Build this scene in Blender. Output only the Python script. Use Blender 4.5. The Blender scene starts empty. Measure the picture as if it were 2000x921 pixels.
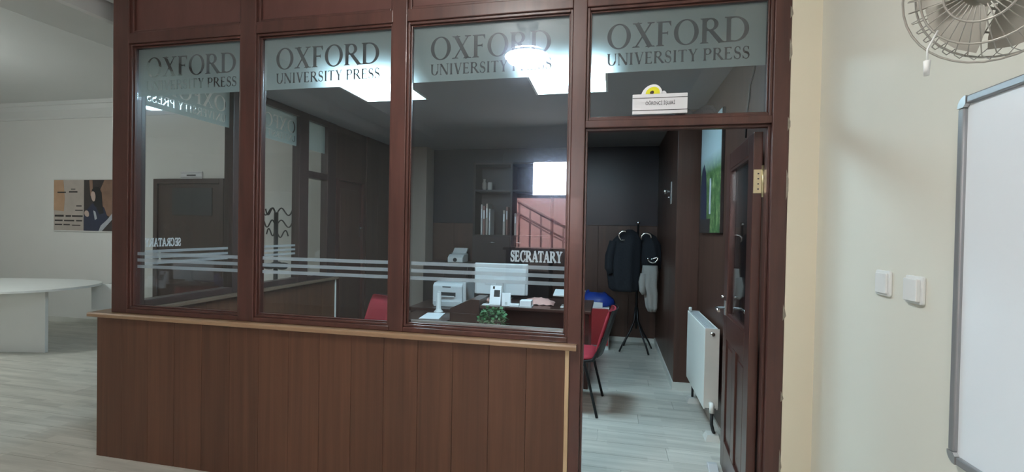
import bpy, bmesh, math, random
import numpy as np
from mathutils import Vector, Matrix

random.seed(7)
sc = bpy.context.scene
COL = sc.collection
PI = math.pi

# ---------------------------------------------------------------- camera, world, exposure
FPX = 912.54
cd = bpy.data.cameras.new('camera'); cam = bpy.data.objects.new('camera', cd); COL.objects.link(cam)
cd.sensor_fit = 'HORIZONTAL'; cd.sensor_width = 36.0; cd.lens = 36.0 * FPX / 2000.0
cd.clip_start = 0.02; cd.clip_end = 60
YAW, PIT, ROL = math.radians(11.995), math.radians(-0.762), math.radians(-1.048)
fw = Vector((-math.sin(YAW) * math.cos(PIT), math.cos(YAW) * math.cos(PIT), math.sin(PIT)))
r0 = Vector((math.cos(YAW), math.sin(YAW), 0)); u0 = r0.cross(fw)
rt = math.cos(ROL) * r0 - math.sin(ROL) * u0
up = math.sin(ROL) * r0 + math.cos(ROL) * u0
M = Matrix((rt, up, -fw)).transposed().to_4x4(); M.translation = (0, 0, 1.5)
cam.matrix_world = M
sc.camera = cam

w = bpy.data.worlds.new('world'); sc.world = w; w.use_nodes = True
w.node_tree.nodes['Background'].inputs[0].default_value = (0.6, 0.65, 0.7, 1)
w.node_tree.nodes['Background'].inputs[1].default_value = 0.05
sc.view_settings.view_transform = 'Standard'; sc.view_settings.look = 'None'
sc.view_settings.exposure = 0.0; sc.view_settings.gamma = 1.0
sc.view_settings.use_curve_mapping = False
try:
    sc.cycles.use_denoising = True
    sc.cycles.max_bounces = 10; sc.cycles.transparent_max_bounces = 24
    sc.cycles.diffuse_bounces = 5; sc.cycles.glossy_bounces = 4
    sc.cycles.sample_clamp_indirect = 6.0
    sc.cycles.caustics_reflective = False; sc.cycles.caustics_refractive = False
except Exception:
    pass

BOOTH_L = 40.0       # radiance of the booth's ceiling panels
HALL_L = 92.0        # radiance of the hall lamp near the partition
HALL2_L = 125.0       # radiance of the hall lamp far left
STAIR_L = 110.0       # radiance of the fill panel added above the stairwell

# ---------------------------------------------------------------- materials
MATS = {}
def nodes(name):
    m = bpy.data.materials.new(name); m.use_nodes = True
    nt = m.node_tree; nt.nodes.clear()
    out = nt.nodes.new('ShaderNodeOutputMaterial')
    MATS[name] = m
    return m, nt, out
def N(nt, typ, **kw):
    n = nt.nodes.new(typ)
    for k, v in kw.items():
        if k in ('ins',):
            for kk, vv in v.items(): n.inputs[kk].default_value = vv
        else: setattr(n, k, v)
    return n
def C4(c): return (c[0], c[1], c[2], 1)
def mix(nt, fac, a, b):
    n = nt.nodes.new('ShaderNodeMix'); n.data_type = 'RGBA'
    for i, v in ((0, fac), (6, a), (7, b)):
        if hasattr(v, 'is_output') or isinstance(v, bpy.types.NodeSocket): nt.links.new(v, n.inputs[i])
        else: n.inputs[i].default_value = v if i == 0 else C4(v)
    return n.outputs[2]
def plain(name, col, rough=.5, metal=0, noise=.08, scale=6, spec=.5, bump=0, coat=0, bscale=None):
    m, nt, out = nodes(name)
    b = N(nt, 'ShaderNodeBsdfPrincipled'); nt.links.new(b.outputs[0], out.inputs[0])
    b.inputs['Roughness'].default_value = rough; b.inputs['Metallic'].default_value = metal
    b.inputs['Specular IOR Level'].default_value = spec
    b.inputs['Coat Weight'].default_value = coat
    tc = N(nt, 'ShaderNodeTexCoord')
    nz = N(nt, 'ShaderNodeTexNoise', ins={'Scale': scale, 'Detail': 4.0})
    nt.links.new(tc.outputs['Object'], nz.inputs['Vector'])
    lo = [c * (1 - noise) for c in col]; hi = [min(1, c * (1 + noise)) for c in col]
    nt.links.new(mix(nt, nz.outputs[0], lo, hi), b.inputs['Base Color'])
    if bump:
        nb = N(nt, 'ShaderNodeTexNoise', ins={'Scale': bscale or scale * 8, 'Detail': 3.0})
        nt.links.new(tc.outputs['Object'], nb.inputs['Vector'])
        bp = N(nt, 'ShaderNodeBump', ins={'Strength': bump, 'Distance': .01})
        nt.links.new(nb.outputs[0], bp.inputs['Height']); nt.links.new(bp.outputs[0], b.inputs['Normal'])
    return m
def wood(name, a, b_, grain=(30, 30, 1.2), rough=.35, perobj=.0, coat=.0, spec=.5, strips=False):
    m, nt, out = nodes(name)
    b = N(nt, 'ShaderNodeBsdfPrincipled'); nt.links.new(b.outputs[0], out.inputs[0])
    b.inputs['Roughness'].default_value = rough; b.inputs['Coat Weight'].default_value = coat
    b.inputs['Specular IOR Level'].default_value = spec
    g = N(nt, 'ShaderNodeNewGeometry'); mp = N(nt, 'ShaderNodeMapping'); mp.inputs['Scale'].default_value = grain
    nt.links.new(g.outputs['Position'], mp.inputs['Vector'])
    oi = N(nt, 'ShaderNodeObjectInfo')
    ad = N(nt, 'ShaderNodeVectorMath', operation='ADD')
    sc_ = N(nt, 'ShaderNodeVectorMath', operation='SCALE'); sc_.inputs[3].default_value = 37.0 if perobj else 0
    cx = N(nt, 'ShaderNodeCombineXYZ'); nt.links.new(oi.outputs['Random'], cx.inputs[0]); nt.links.new(oi.outputs['Random'], cx.inputs[2])
    nt.links.new(cx.outputs[0], sc_.inputs[0]); nt.links.new(mp.outputs[0], ad.inputs[0]); nt.links.new(sc_.outputs[0], ad.inputs[1])
    nz = N(nt, 'ShaderNodeTexNoise', ins={'Scale': 1.0, 'Detail': 6.0, 'Roughness': .6, 'Distortion': .4})
    nt.links.new(ad.outputs[0], nz.inputs['Vector'])
    cr = N(nt, 'ShaderNodeMapRange', ins={'From Min': .3, 'From Max': .7}); nt.links.new(nz.outputs[0], cr.inputs[0])
    c = mix(nt, cr.outputs[0], a, b_)
    if strips:
        br = N(nt, 'ShaderNodeTexBrick', ins={'Scale': 1.0, 'Mortar Size': 0.0, 'Brick Width': .42, 'Row Height': .0633, 'Color1': (.86, .86, .86, 1), 'Color2': (1.08, 1.08, 1.08, 1), 'Bias': .1})
        br.offset = .37; nt.links.new(g.outputs['Position'], br.inputs['Vector'])
        mm = nt.nodes.new('ShaderNodeMix'); mm.data_type = 'RGBA'; mm.blend_type = 'MULTIPLY'; mm.inputs[0].default_value = 1
        nt.links.new(c, mm.inputs[6]); nt.links.new(br.outputs[0], mm.inputs[7]); c = mm.outputs[2]
    if perobj:
        mr = N(nt, 'ShaderNodeMapRange', ins={'To Min': 1 - perobj, 'To Max': 1 + perobj}); nt.links.new(oi.outputs['Random'], mr.inputs[0])
        hs = N(nt, 'ShaderNodeHueSaturation'); nt.links.new(mr.outputs[0], hs.inputs['Value']); nt.links.new(c, hs.inputs['Color']); c = hs.outputs[0]
    nt.links.new(c, b.inputs['Base Color'])
    bp = N(nt, 'ShaderNodeBump', ins={'Strength': .08, 'Distance': .004}); nt.links.new(nz.outputs[0], bp.inputs['Height']); nt.links.new(bp.outputs[0], b.inputs['Normal'])
    return m
def emit(name, col, s):
    m, nt, out = nodes(name)
    e = N(nt, 'ShaderNodeEmission'); e.inputs[0].default_value = C4(col); e.inputs[1].default_value = s
    nt.links.new(e.outputs[0], out.inputs[0]); return m

wood('frame_wood', (.092, .037, .029), (.052, .021, .017), grain=(14, 14, 1.5), rough=.32, coat=.15)
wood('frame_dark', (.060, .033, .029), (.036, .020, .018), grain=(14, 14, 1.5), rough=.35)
wood('panel_red', (.115, .048, .040), (.085, .035, .029), grain=(9, 9, 3), rough=.4)
wood('counter_wood', (.125, .055, .030), (.070, .030, .017), grain=(22, 22, .7), rough=.42, perobj=.10)
wood('ledge_wood', (.33, .215, .13), (.23, .14, .08), grain=(2.5, 30, 30), rough=.3, coat=.3)
wood('raw_edge', (.62, .47, .30), (.48, .34, .20), grain=(20, 20, 5), rough=.7)
wood('wall_panel', (.085, .042, .030), (.052, .025, .018), grain=(16, 16, .6), rough=.38, perobj=.08)
wood('desk_wood', (.060, .024, .018), (.034, .014, .011), grain=(3, 18, 18), rough=.3, coat=.2)
wood('cabinet_wood', (.030, .018, .018), (.018, .012, .012), grain=(16, 16, 1), rough=.4)
wood('door_wood', (.085, .034, .026), (.050, .020, .016), grain=(16, 16, 1), rough=.3, coat=.2)
wood('far_door_wood', (.060, .030, .022), (.036, .018, .014), grain=(12, 12, 1), rough=.4)
wood('floor_board', (.63, .61, .55), (.47, .46, .41), grain=(2.0, 26, 1), rough=.38, perobj=.05, strips=True)
plain('cream_wall', (.72, .71, .63), .7, noise=.06, scale=1.4, bump=.05)
plain('white_wall', (.70, .70, .68), .7, noise=.05, scale=1.2, bump=.05)
plain('stub_wall', (.74, .68, .54), .7, noise=.05, scale=2, bump=.05)
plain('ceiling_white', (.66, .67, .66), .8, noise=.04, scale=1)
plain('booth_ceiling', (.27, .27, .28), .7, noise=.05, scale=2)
plain('navy_panel', (.010, .012, .022), .35, noise=.1, scale=2)
plain('column_grey', (.36, .30, .255), .7, noise=.06, scale=3)
plain('baseboard_grey', (.62, .62, .58), .5)
plain('pink_wall', (.72, .50, .49), .7, noise=.05, scale=2)
plain('white_plastic', (.78, .79, .78), .35, noise=.02)
plain('grey_plastic', (.55, .57, .58), .4, noise=.03)
plain('light_grey_plastic', (.66, .69, .71), .4, noise=.03)
plain('dark_plastic', (.03, .03, .033), .4)
plain('black_metal', (.02, .02, .022), .35, metal=.6)
plain('black_rubber', (.015, .018, .02), .6)
plain('black_cloth', (.014, .016, .022), .9, bump=.4, bscale=40)
plain('beige_cloth', (.34, .33, .31), .9, bump=.4, bscale=40)
plain('red_fabric', (.34, .024, .042), .8, noise=.15, scale=60, bump=.2)
plain('red_laminate', (.40, .035, .04), .4)
plain('blue_plastic', (.018, .05, .30), .4)
plain('chrome', (.75, .75, .74), .18, metal=1)
plain('aluminium', (.50, .51, .51), .35, metal=.7)
plain('aluminium_white', (.74, .74, .77), .4, metal=.1)
plain('frame_grey', (.32, .33, .34), .4, metal=.5)
plain('brass', (.75, .66, .42), .3, metal=.9)
plain('whiteboard', (.84, .89, .94), .18, noise=.015, scale=2)
plain('white_metal', (.80, .82, .78), .3, noise=.02)
plain('table_white', (.74, .76, .75), .35, noise=.03)
plain('paper', (.85, .87, .90), .6, noise=.02)
plain('leaf', (.035, .15, .045), .5, noise=.4, scale=25)
plain('petal', (.9, .9, .88), .5)
plain('terracotta', (.35, .14, .08), .7)
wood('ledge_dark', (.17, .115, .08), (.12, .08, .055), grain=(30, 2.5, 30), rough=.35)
plain('wood_rack', (.05, .045, .045), .4)
plain('notice_pink', (.85, .66, .60), .6)
plain('stair_stone', (.45, .38, .35), .6)
plain('rail_brown', (.10, .03, .03), .4)
plain('fan_grey', (.40, .38, .33), .5, noise=.1)
plain('fan_cage', (.42, .40, .36), .4, metal=.3)
plain('ink_grey', (.05, .05, .06), .6)
plain('ink_black', (.01, .01, .012), .6)
plain('yellow', (.78, .74, .02), .5)
plain('brown_dot', (.05, .025, .012), .5)
plain('poster_beige', (.42, .37, .33), .5, noise=.2, scale=5)
plain('poster_orange', (.46, .29, .18), .5, noise=.25, scale=6)
plain('poster_black', (.012, .010, .012), .4)
plain('poster_dark', (.035, .028, .028), .4, noise=.3)
plain('poster_navy', (.022, .028, .06), .4, noise=.3, scale=14)
plain('poster_skin', (.50, .38, .33), .5)
plain('poster_tan', (.22, .13, .09), .5, noise=.4, scale=8)
plain('poster_white', (.40, .42, .46), .5, noise=.2, scale=14)
plain('poster_edge', (.62, .62, .60), .5)
plain('plaster_rough', (.30, .27, .22), .9, noise=.4, scale=30, bump=.5)
plain('book_a', (.45, .40, .36), .6); plain('book_b', (.30, .16, .14), .6); plain('book_c', (.60, .58, .56), .6)
plain('skin_pink', (.62, .36, .32), .6)
emit('booth_panel_light', (.58, .85, 1.0), BOOTH_L)
emit('hall_lamp_glow', (1.0, .98, .95), HALL_L)
emit('hall_lamp_glow_far', (.93, 1.0, .97), HALL2_L)
emit('stair_fill_glow', (1.0, .95, .93), STAIR_L)
emit('transom_glow', (.92, .97, 1.0), 34.0)

def glass(name, tint=(.98, .99, .99), haze=.012, rough=.14):
    m, nt, out = nodes(name)
    t = N(nt, 'ShaderNodeBsdfTransparent'); t.inputs[0].default_value = C4(tint)
    g = N(nt, 'ShaderNodeBsdfGlossy'); g.inputs['Roughness'].default_value = .012; g.inputs[0].default_value = (1, 1, 1, 1)
    h = N(nt, 'ShaderNodeBsdfGlossy'); h.inputs['Roughness'].default_value = rough; h.inputs[0].default_value = (.55, .7, 1, 1)
    geo = N(nt, 'ShaderNodeNewGeometry')
    mr = N(nt, 'ShaderNodeMapRange', ins={'To Min': 1.5, 'To Max': 1 / 1.5}); nt.links.new(geo.outputs['Backfacing'], mr.inputs[0])
    f = N(nt, 'ShaderNodeFresnel'); nt.links.new(mr.outputs[0], f.inputs[0])
    a = N(nt, 'ShaderNodeMixShader'); nt.links.new(f.outputs[0], a.inputs[0]); nt.links.new(t.outputs[0], a.inputs[1]); nt.links.new(g.outputs[0], a.inputs[2])
    b = N(nt, 'ShaderNodeMixShader'); b.inputs[0].default_value = haze; nt.links.new(a.outputs[0], b.inputs[1]); nt.links.new(h.outputs[0], b.inputs[2])
    nt.links.new(b.outputs[0], out.inputs[0])
    return m
glass('glass')
glass('glass_side', haze=.004)
def film(name, col, tr, df, tl, blur=0):
    m, nt, out = nodes(name)
    t = N(nt, 'ShaderNodeBsdfTransparent'); t.inputs[0].default_value = (1, 1, 1, 1)
    d = N(nt, 'ShaderNodeBsdfDiffuse'); l = N(nt, 'ShaderNodeBsdfTranslucent')
    tc = N(nt, 'ShaderNodeTexCoord'); nz = N(nt, 'ShaderNodeTexNoise', ins={'Scale': 3.0, 'Detail': 3.0})
    nt.links.new(tc.outputs['Object'], nz.inputs['Vector'])
    c = mix(nt, nz.outputs[0], [x * .92 for x in col], [min(1, x * 1.06) for x in col])
    nt.links.new(c, d.inputs[0]); nt.links.new(c, l.inputs[0])
    a = N(nt, 'ShaderNodeMixShader'); a.inputs[0].default_value = tl / (df + tl)
    nt.links.new(d.outputs[0], a.inputs[1]); nt.links.new(l.outputs[0], a.inputs[2])
    if blur:
        rf = N(nt, 'ShaderNodeBsdfRefraction'); rf.inputs['IOR'].default_value = 1.14; rf.inputs['Roughness'].default_value = .75; rf.inputs[0].default_value = (.80, .9, .9, 1)
        a2 = N(nt, 'ShaderNodeMixShader'); a2.inputs[0].default_value = blur
        nt.links.new(a.outputs[0], a2.inputs[1]); nt.links.new(rf.outputs[0], a2.inputs[2]); a = a2
    b = N(nt, 'ShaderNodeMixShader'); b.inputs[0].default_value = 1 - tr
    nt.links.new(t.outputs[0], b.inputs[1]); nt.links.new(a.outputs[0], b.inputs[2])
    nt.links.new(b.outputs[0], out.inputs[0])
    return m
film('frosted_film', (.40, .47, .455), .06, .55, .45, .42)
film('stripe_film', (.50, .53, .56), .35, .6, .4)
film('letter_film', (.72, .75, .78), .15, .6, .4)

def green_picture():
    m, nt, out = nodes('green_picture')
    b = N(nt, 'ShaderNodeBsdfPrincipled'); nt.links.new(b.outputs[0], out.inputs[0]); b.inputs['Roughness'].default_value = .35
    g = N(nt, 'ShaderNodeNewGeometry')
    nz = N(nt, 'ShaderNodeTexNoise', ins={'Scale': 14.0, 'Detail': 8.0, 'Roughness': .7}); nt.links.new(g.outputs['Position'], nz.inputs['Vector'])
    r = N(nt, 'ShaderNodeValToRGB'); nt.links.new(nz.outputs[0], r.inputs[0])
    e = r.color_ramp.elements; e[0].position = .35; e[0].color = (.012, .035, .014, 1); e[1].position = .66; e[1].color = (.28, .36, .16, 1)
    x = r.color_ramp.elements.new(.5); x.color = (.07, .15, .05, 1)
    sx = N(nt, 'ShaderNodeSeparateXYZ'); nt.links.new(g.outputs['Position'], sx.inputs[0])
    mz = N(nt, 'ShaderNodeMapRange', ins={'From Min': 2.0, 'From Max': 2.15}); nt.links.new(sx.outputs[2], mz.inputs[0])
    c = mix(nt, mz.outputs[0], (0, 0, 0), (.42, .52, .55)); nt.links.new(r.outputs[0], c.node.inputs[6])
    nt.links.new(c, b.inputs['Base Color'])
green_picture()

# ---------------------------------------------------------------- mesh helpers
def tag(o, label=None, cat=None, group=None, kind=None):
    if label: o['label'] = label
    if cat: o['category'] = cat
    if group: o['group'] = group
    if kind: o['kind'] = kind
    return o
def thing(name, label, cat, loc=(0, 0, 0), rz=0, group=None, kind=None):
    o = bpy.data.objects.new(name, None); COL.objects.link(o); o.empty_display_size = .05
    o.location = loc; o.rotation_euler = (0, 0, rz)
    return tag(o, label, cat, group, kind)
class MB:
    def __init__(s): s.v = []; s.f = []; s.sm = []
    def add(s, vs, fs, smooth=False):
        n = len(s.v); s.v += [tuple(v) for v in vs]; s.f += [tuple(i + n for i in f) for f in fs]; s.sm += [smooth] * len(fs); return s
    def box(s, x0, x1, y0, y1, z0, z1):
        if x0 > x1: x0, x1 = x1, x0
        if y0 > y1: y0, y1 = y1, y0
        if z0 > z1: z0, z1 = z1, z0
        vs = [(x, y, z) for z in (z0, z1) for y in (y0, y1) for x in (x0, x1)]
        return s.add(vs, [(0, 2, 3, 1), (4, 5, 7, 6), (0, 1, 5, 4), (2, 6, 7, 3), (0, 4, 6, 2), (1, 3, 7, 5)])
    def prism(s, poly, axis, a, b):
        """poly 2D (ccw) extruded along axis 0/1/2 from a to b; 2D coords are the other two axes in order"""
        def P(p, t):
            q = list(p); q.insert(axis, t); return q
        n = len(poly)
        vs = [P(p, a) for p in poly] + [P(p, b) for p in poly]
        fs = [tuple(range(n))[::-1], tuple(range(n, 2 * n))] + [(i, (i + 1) % n, n + (i + 1) % n, n + i) for i in range(n)]
        return s.add(vs, fs)
    def tube(s, pts, r, seg=8, cap=True):
        pts = [Vector(p) for p in pts]; n = len(pts)
        rr = r if hasattr(r, '__len__') else [r] * n
        vs = []; prev = None
        for i, p in enumerate(pts):
            d = (pts[min(i + 1, n - 1)] - pts[max(i - 1, 0)]).normalized()
            if prev is None:
                a = d.cross(Vector((0, 0, 1)));
                if a.length < .1: a = d.cross(Vector((1, 0, 0)))
            else: a = prev - d * prev.dot(d)
            a.normalize(); prev = a; b = d.cross(a)
            for k in range(seg):
                t = 2 * PI * k / seg; vs.append(p + rr[i] * (math.cos(t) * a + math.sin(t) * b))
        fs = [(i * seg + k, i * seg + (k + 1) % seg, (i + 1) * seg + (k + 1) % seg, (i + 1) * seg + k) for i in range(n - 1) for k in range(seg)]
        s.add(vs, fs, True)
        if cap:
            m = len(s.v) - len(vs)
            s.f += [tuple(m + k for k in range(seg))[::-1], tuple(m + (n - 1) * seg + k for k in range(seg))]; s.sm += [False, False]
        return s
    def lathe(s, prof, seg=24, c=(0, 0, 0)):
        vs = []; n = len(prof)
        for (r, z) in prof:
            for k in range(seg):
                t = 2 * PI * k / seg; vs.append((c[0] + r * math.cos(t), c[1] + r * math.sin(t), c[2] + z))
        fs = [(i * seg + k, i * seg + (k + 1) % seg, (i + 1) * seg + (k + 1) % seg, (i + 1) * seg + k) for i in range(n - 1) for k in range(seg)]
        s.add(vs, fs, True)
        m = len(s.v) - len(vs)
        s.f += [tuple(m + k for k in range(seg))[::-1], tuple(m + (n - 1) * seg + k for k in range(seg))]; s.sm += [False, False]
        return s
    def sphere(s, c, r, seg=12, ring=8, sc_=(1, 1, 1)):
        vs = []
        for i in range(ring + 1):
            a = PI * i / ring
            for k in range(seg):
                t = 2 * PI * k / seg
                vs.append((c[0] + r * sc_[0] * math.sin(a) * math.cos(t), c[1] + r * sc_[1] * math.sin(a) * math.sin(t), c[2] + r * sc_[2] * math.cos(a)))
        fs = [(i * seg + k, (i + 1) * seg + k, (i + 1) * seg + (k + 1) % seg, i * seg + (k + 1) % seg) for i in range(ring) for k in range(seg)]
        return s.add(vs, fs, True)
    def xf(s, mat):
        s.v = [tuple(mat @ Vector(v)) for v in s.v]; return s
    def mesh(s, name, mat):
        me = bpy.data.meshes.new(name); me.from_pydata(s.v, [], s.f); me.materials.append(MATS[mat])
        me.polygons.foreach_set('use_smooth', s.sm); me.update(); return me
    def build(s, name, mat, parent=None, local=False, bevel=0, label=None, kind=None):
        off = Vector((0, 0, 0))
        if parent and not local:
            p = parent
            while p: off += p.location; p = p.parent
        if off.length: s.v = [tuple(Vector(v) - off) for v in s.v]
        o = bpy.data.objects.new(name, s.mesh(name, mat)); COL.objects.link(o)
        if parent: o.parent = parent
        if bevel:
            bv = o.modifiers.new('bevel', 'BEVEL'); bv.width = bevel; bv.segments = 2; bv.limit_method = 'ANGLE'
        if label: o['label'] = label
        if kind: o['kind'] = kind
        return o
def B(*a): return MB().box(*a)
def single(mb, name, mat, label, cat, group=None, kind=None, bevel=0):
    """a thing that is one mesh, origin at its base"""
    xs = [v[0] for v in mb.v]; ys = [v[1] for v in mb.v]; zs = [v[2] for v in mb.v]
    loc = ((min(xs) + max(xs)) / 2, (min(ys) + max(ys)) / 2, min(zs))
    mb.v = [(v[0] - loc[0], v[1] - loc[1], v[2] - loc[2]) for v in mb.v]
    o = mb.build(name, mat, None, bevel=bevel); o.location = loc
    return tag(o, label, cat, group, kind)

# ---------------------------------------------------------------- dimensions
D = 2.4346                # plane of the front glass
SX = -3.146               # plane of the side glass
RX = 0.924                # hall's right wall
ZS, ZF, ZT = 0.976, 2.307, 2.606     # glass bottom, frosted band bottom, glass top
ZB1, ZB0 = 2.080, 2.009   # transom bar
HB = 5.45                 # hall's far wall
BB = 6.60                 # booth's back wall
HZ = 3.26                 # hall ceiling
BZ = 2.665                # booth ceiling
BH = -3.0                 # wall behind the camera
XL = -9.9

# ---------------------------------------------------------------- floor
fl = thing('floor', 'pale grey laminate floor running through hall and glass office', 'floor', kind='structure')
B(XL - .1, 1.1, BH - .1, 7.0, -.08, -.012).build('subfloor', 'baseboard_grey', fl)
B(XL, RX, BH, 1.30, -.012, 0).build('floor_sheet', 'floor_board', fl)
BW, BL = .19, 1.25
plank_me = {}
row = 0; y = 1.30
while y < BB - .001:
    y1 = min(y + BW, BB)
    x = XL - (row * .47 % BL) + .0
    while x < RX:
        a, b = max(x, XL), min(x + BL, RX)
        if b - a > .02:
            key = (round(b - a, 3), round(y1 - y, 3))
            if key not in plank_me:
                L_, W_ = key; g = .0012
                plank_me[key] = B(-L_ / 2 + g, L_ / 2 - g, -W_ / 2 + g, W_ / 2 - g, -.012, 0).mesh('floor_plank', 'floor_board')
            o = bpy.data.objects.new('floor_plank', plank_me[key]); COL.objects.link(o); o.parent = fl
            o.location = ((a + b) / 2, (y + y1) / 2, 0)
        x += BL
    y = y1; row += 1

# ---------------------------------------------------------------- room shell
rw = thing('wall_right', 'cream plaster wall carrying the whiteboard and switches', 'wall', kind='structure')
B(RX, RX + .12, BH, D + .06, 0, HZ).build('plaster', 'cream_wall', rw)
B(.812, RX + .12, D + .06, BB + .1, 0, BZ + .1).build('office_panel_wall', 'wall_panel', rw)
st = thing('wall_stub', 'narrow cream plaster strip between door jamb and right wall', 'wall', kind='structure')
B(.797, RX, D - .045, D + .058, 0, HZ).build('plaster', 'stub_wall', st)
random.seed(3)
m = MB()
for z0 in (.1, .38, .72, 1.1, 1.66, 1.98, 2.3, 2.5):
    h = random.uniform(.05, .16)
    poly = [(.789, z0), (.789 + random.uniform(.006, .014), z0 + h * .3), (.789 + random.uniform(.004, .012), z0 + h * .7), (.789, z0 + h)]
    m.prism(poly, 1, D - .0475, D - .0455)
m.build('chipped_edge', 'plaster_rough', st, label='chipped bare plaster along the jamb')

hw = thing('wall_far', 'white hall wall behind the table with cornice', 'wall', kind='structure')
B(XL, SX - .03, HB, HB + .12, 0, HZ).build('plaster', 'white_wall', hw)
cor = [(HB, 3.03), (HB - .02, 3.03), (HB - .03, 3.06), (HB - .10, 3.14), (HB - .12, 3.20), (HB - .14, 3.205), (HB - .14, HZ), (HB, HZ)]
MB().prism(cor[::-1], 0, XL, SX - .03).build('cornice', 'ceiling_white', hw)
B(XL, SX - .03, HB - .012, HB, 0, .075).build('skirting', 'baseboard_grey', hw)
lw = thing('wall_left', 'white hall wall at the far left end', 'wall', kind='structure')
B(XL - .12, XL, BH, HB, 0, HZ).build('plaster', 'white_wall', lw)

ce = thing('ceiling', 'white hall ceiling with moulded beam beside the office', 'ceiling', kind='structure')
B(XL, RX, BH, HB, HZ, HZ + .1).build('plaster', 'ceiling_white', ce)
bp = [(-4.56, HZ), (-4.54, 3.17), (-4.46, 3.15), (-4.42, 3.06), (-4.35, 3.04), (-3.86, 3.04), (-3.82, 3.02), (-3.80, 2.985), (-3.70, 2.985), (-3.68, 3.0), (-3.68, HZ)]
MB().prism(bp[::-1] if False else bp, 1, BH, HB - .14).build('beam', 'ceiling_white', ce)
B(-3.60, -3.13, BH, HB - .14, 3.10, HZ).build('beam_step', 'ceiling_white', ce)

bc = thing('ceiling_office', 'dim low ceiling inside the glass office', 'ceiling', kind='structure')
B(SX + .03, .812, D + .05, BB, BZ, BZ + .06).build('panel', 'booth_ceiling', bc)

# office back wall: boards below, dark panels above
bw = thing('wall_back', 'dark brown boarded back wall of the office', 'wall', kind='structure')
B(SX - .05, .92, BB, BB + .1, 0, BZ + .06).build('backing', 'wall_panel', bw)
x = SX + .03; bme = None
while x < .60:
    x1 = min(x + .42, .61)
    B(x + .001, x1 - .001, BB - .018, BB, .06, 1.58).build('wall_board', 'wall_panel', bw, bevel=.0015)
    x = x1
x = -2.62
while x < .60:
    x1 = min(x + 1.08, .61)
    B(x + .001, x1 - .001, BB - .022, BB, 1.585, BZ).build('upper_panel', 'navy_panel', bw, bevel=.001)
    x = x1
B(SX + .03, -2.62, BB - .018, BB, 1.585, BZ).build('upper_board', 'wall_panel', bw)
B(SX + .03, .61, BB - .028, BB - .018, 0, .06).build('skirting', 'baseboard_grey', bw)
cl = thing('wall_column', 'pale grey structural column at the back of the office', 'column', kind='structure')
B(-2.90, -2.60, BB - .32, BB - .03, 0, BZ).build('shaft', 'column_grey', cl, bevel=.006)
B(-2.99, -2.90, BB - .24, BB - .03, 0, BZ).build('casing', 'wall_panel', cl)

# boxed pier on the right of the office
pr = thing('wall_pier', 'brown boarded pier projecting from the office right wall', 'wall', kind='structure')
B(.620, .812, 4.70, BB - .03, 0, BZ).build('core', 'wall_panel', pr)
y = 4.70
while y < BB - .05:
    y1 = min(y + .45, BB - .03)
    B(.606, .620, y + .001, y1 - .001, .075, BZ).build('wall_board', 'wall_panel', pr, bevel=.0015)
    y = y1
B(.607, .811, 4.684, 4.70, .075, BZ).build('wall_board', 'wall_panel', pr, bevel=.0015)
B(.594, .606, 4.672, BB - .03, 0, .075).build('skirting', 'baseboard_grey', pr)
B(.606, .800, 4.672, 4.684, 0, .075).build('skirting', 'baseboard_grey', pr)
B(.800, .8115, 3.30, 4.672, 0, .075).build('skirting', 'baseboard_grey', rw)

# ---------------------------------------------------------------- lettering: serif capitals as distance fields
def sd_poly(P, poly):
    poly = np.array(poly, float); n = len(poly)
    d = np.full(P.shape[:-1], 1e9); s = np.ones(P.shape[:-1])
    for i in range(n):
        a = poly[i]; b = poly[i - 1]; e = b - a; wv = P - a
        t = np.clip((wv @ e) / (e @ e), 0, 1)[..., None]
        q = wv - e * t; d = np.minimum(d, (q ** 2).sum(-1))
        c1 = P[..., 1] >= a[1]; c2 = P[..., 1] < b[1]; c3 = e[0] * wv[..., 1] > e[1] * wv[..., 0]
        flip = (c1 & c2 & c3) | (~c1 & ~c2 & ~c3)
        s = np.where(flip, -s, s)
    return s * np.sqrt(d)
def sd_ell(P, c, rx, ry):
    q = (P - np.array(c)); k = np.sqrt((q[..., 0] / rx) ** 2 + (q[..., 1] / ry) ** 2)
    g = np.sqrt((q[..., 0] / rx ** 2) ** 2 + (q[..., 1] / ry ** 2) ** 2) + 1e-9
    return k * (k - 1) / g
def box_(x0, x1, y0, y1): return [(x0, y0), (x1, y0), (x1, y1), (x0, y1)]
def seg_(a, b, wa, wb=None):
    wb = wa if wb is None else wb
    a = Vector(a); b = Vector(b); n = (b - a).normalized(); n = Vector((-n.y, n.x))
    return [tuple(a - n * wa / 2), tuple(b - n * wb / 2), tuple(b + n * wb / 2), tuple(a + n * wa / 2)]
def serif(x0, x1, y, up=True, k=.05, t=.035):
    return [(x0, y), (x1, y), (x1 - k, y + (t if up else -t) * 1.3), (x0 + k, y + (t if up else -t) * 1.3)]
ST, TH = .165, .055
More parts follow.
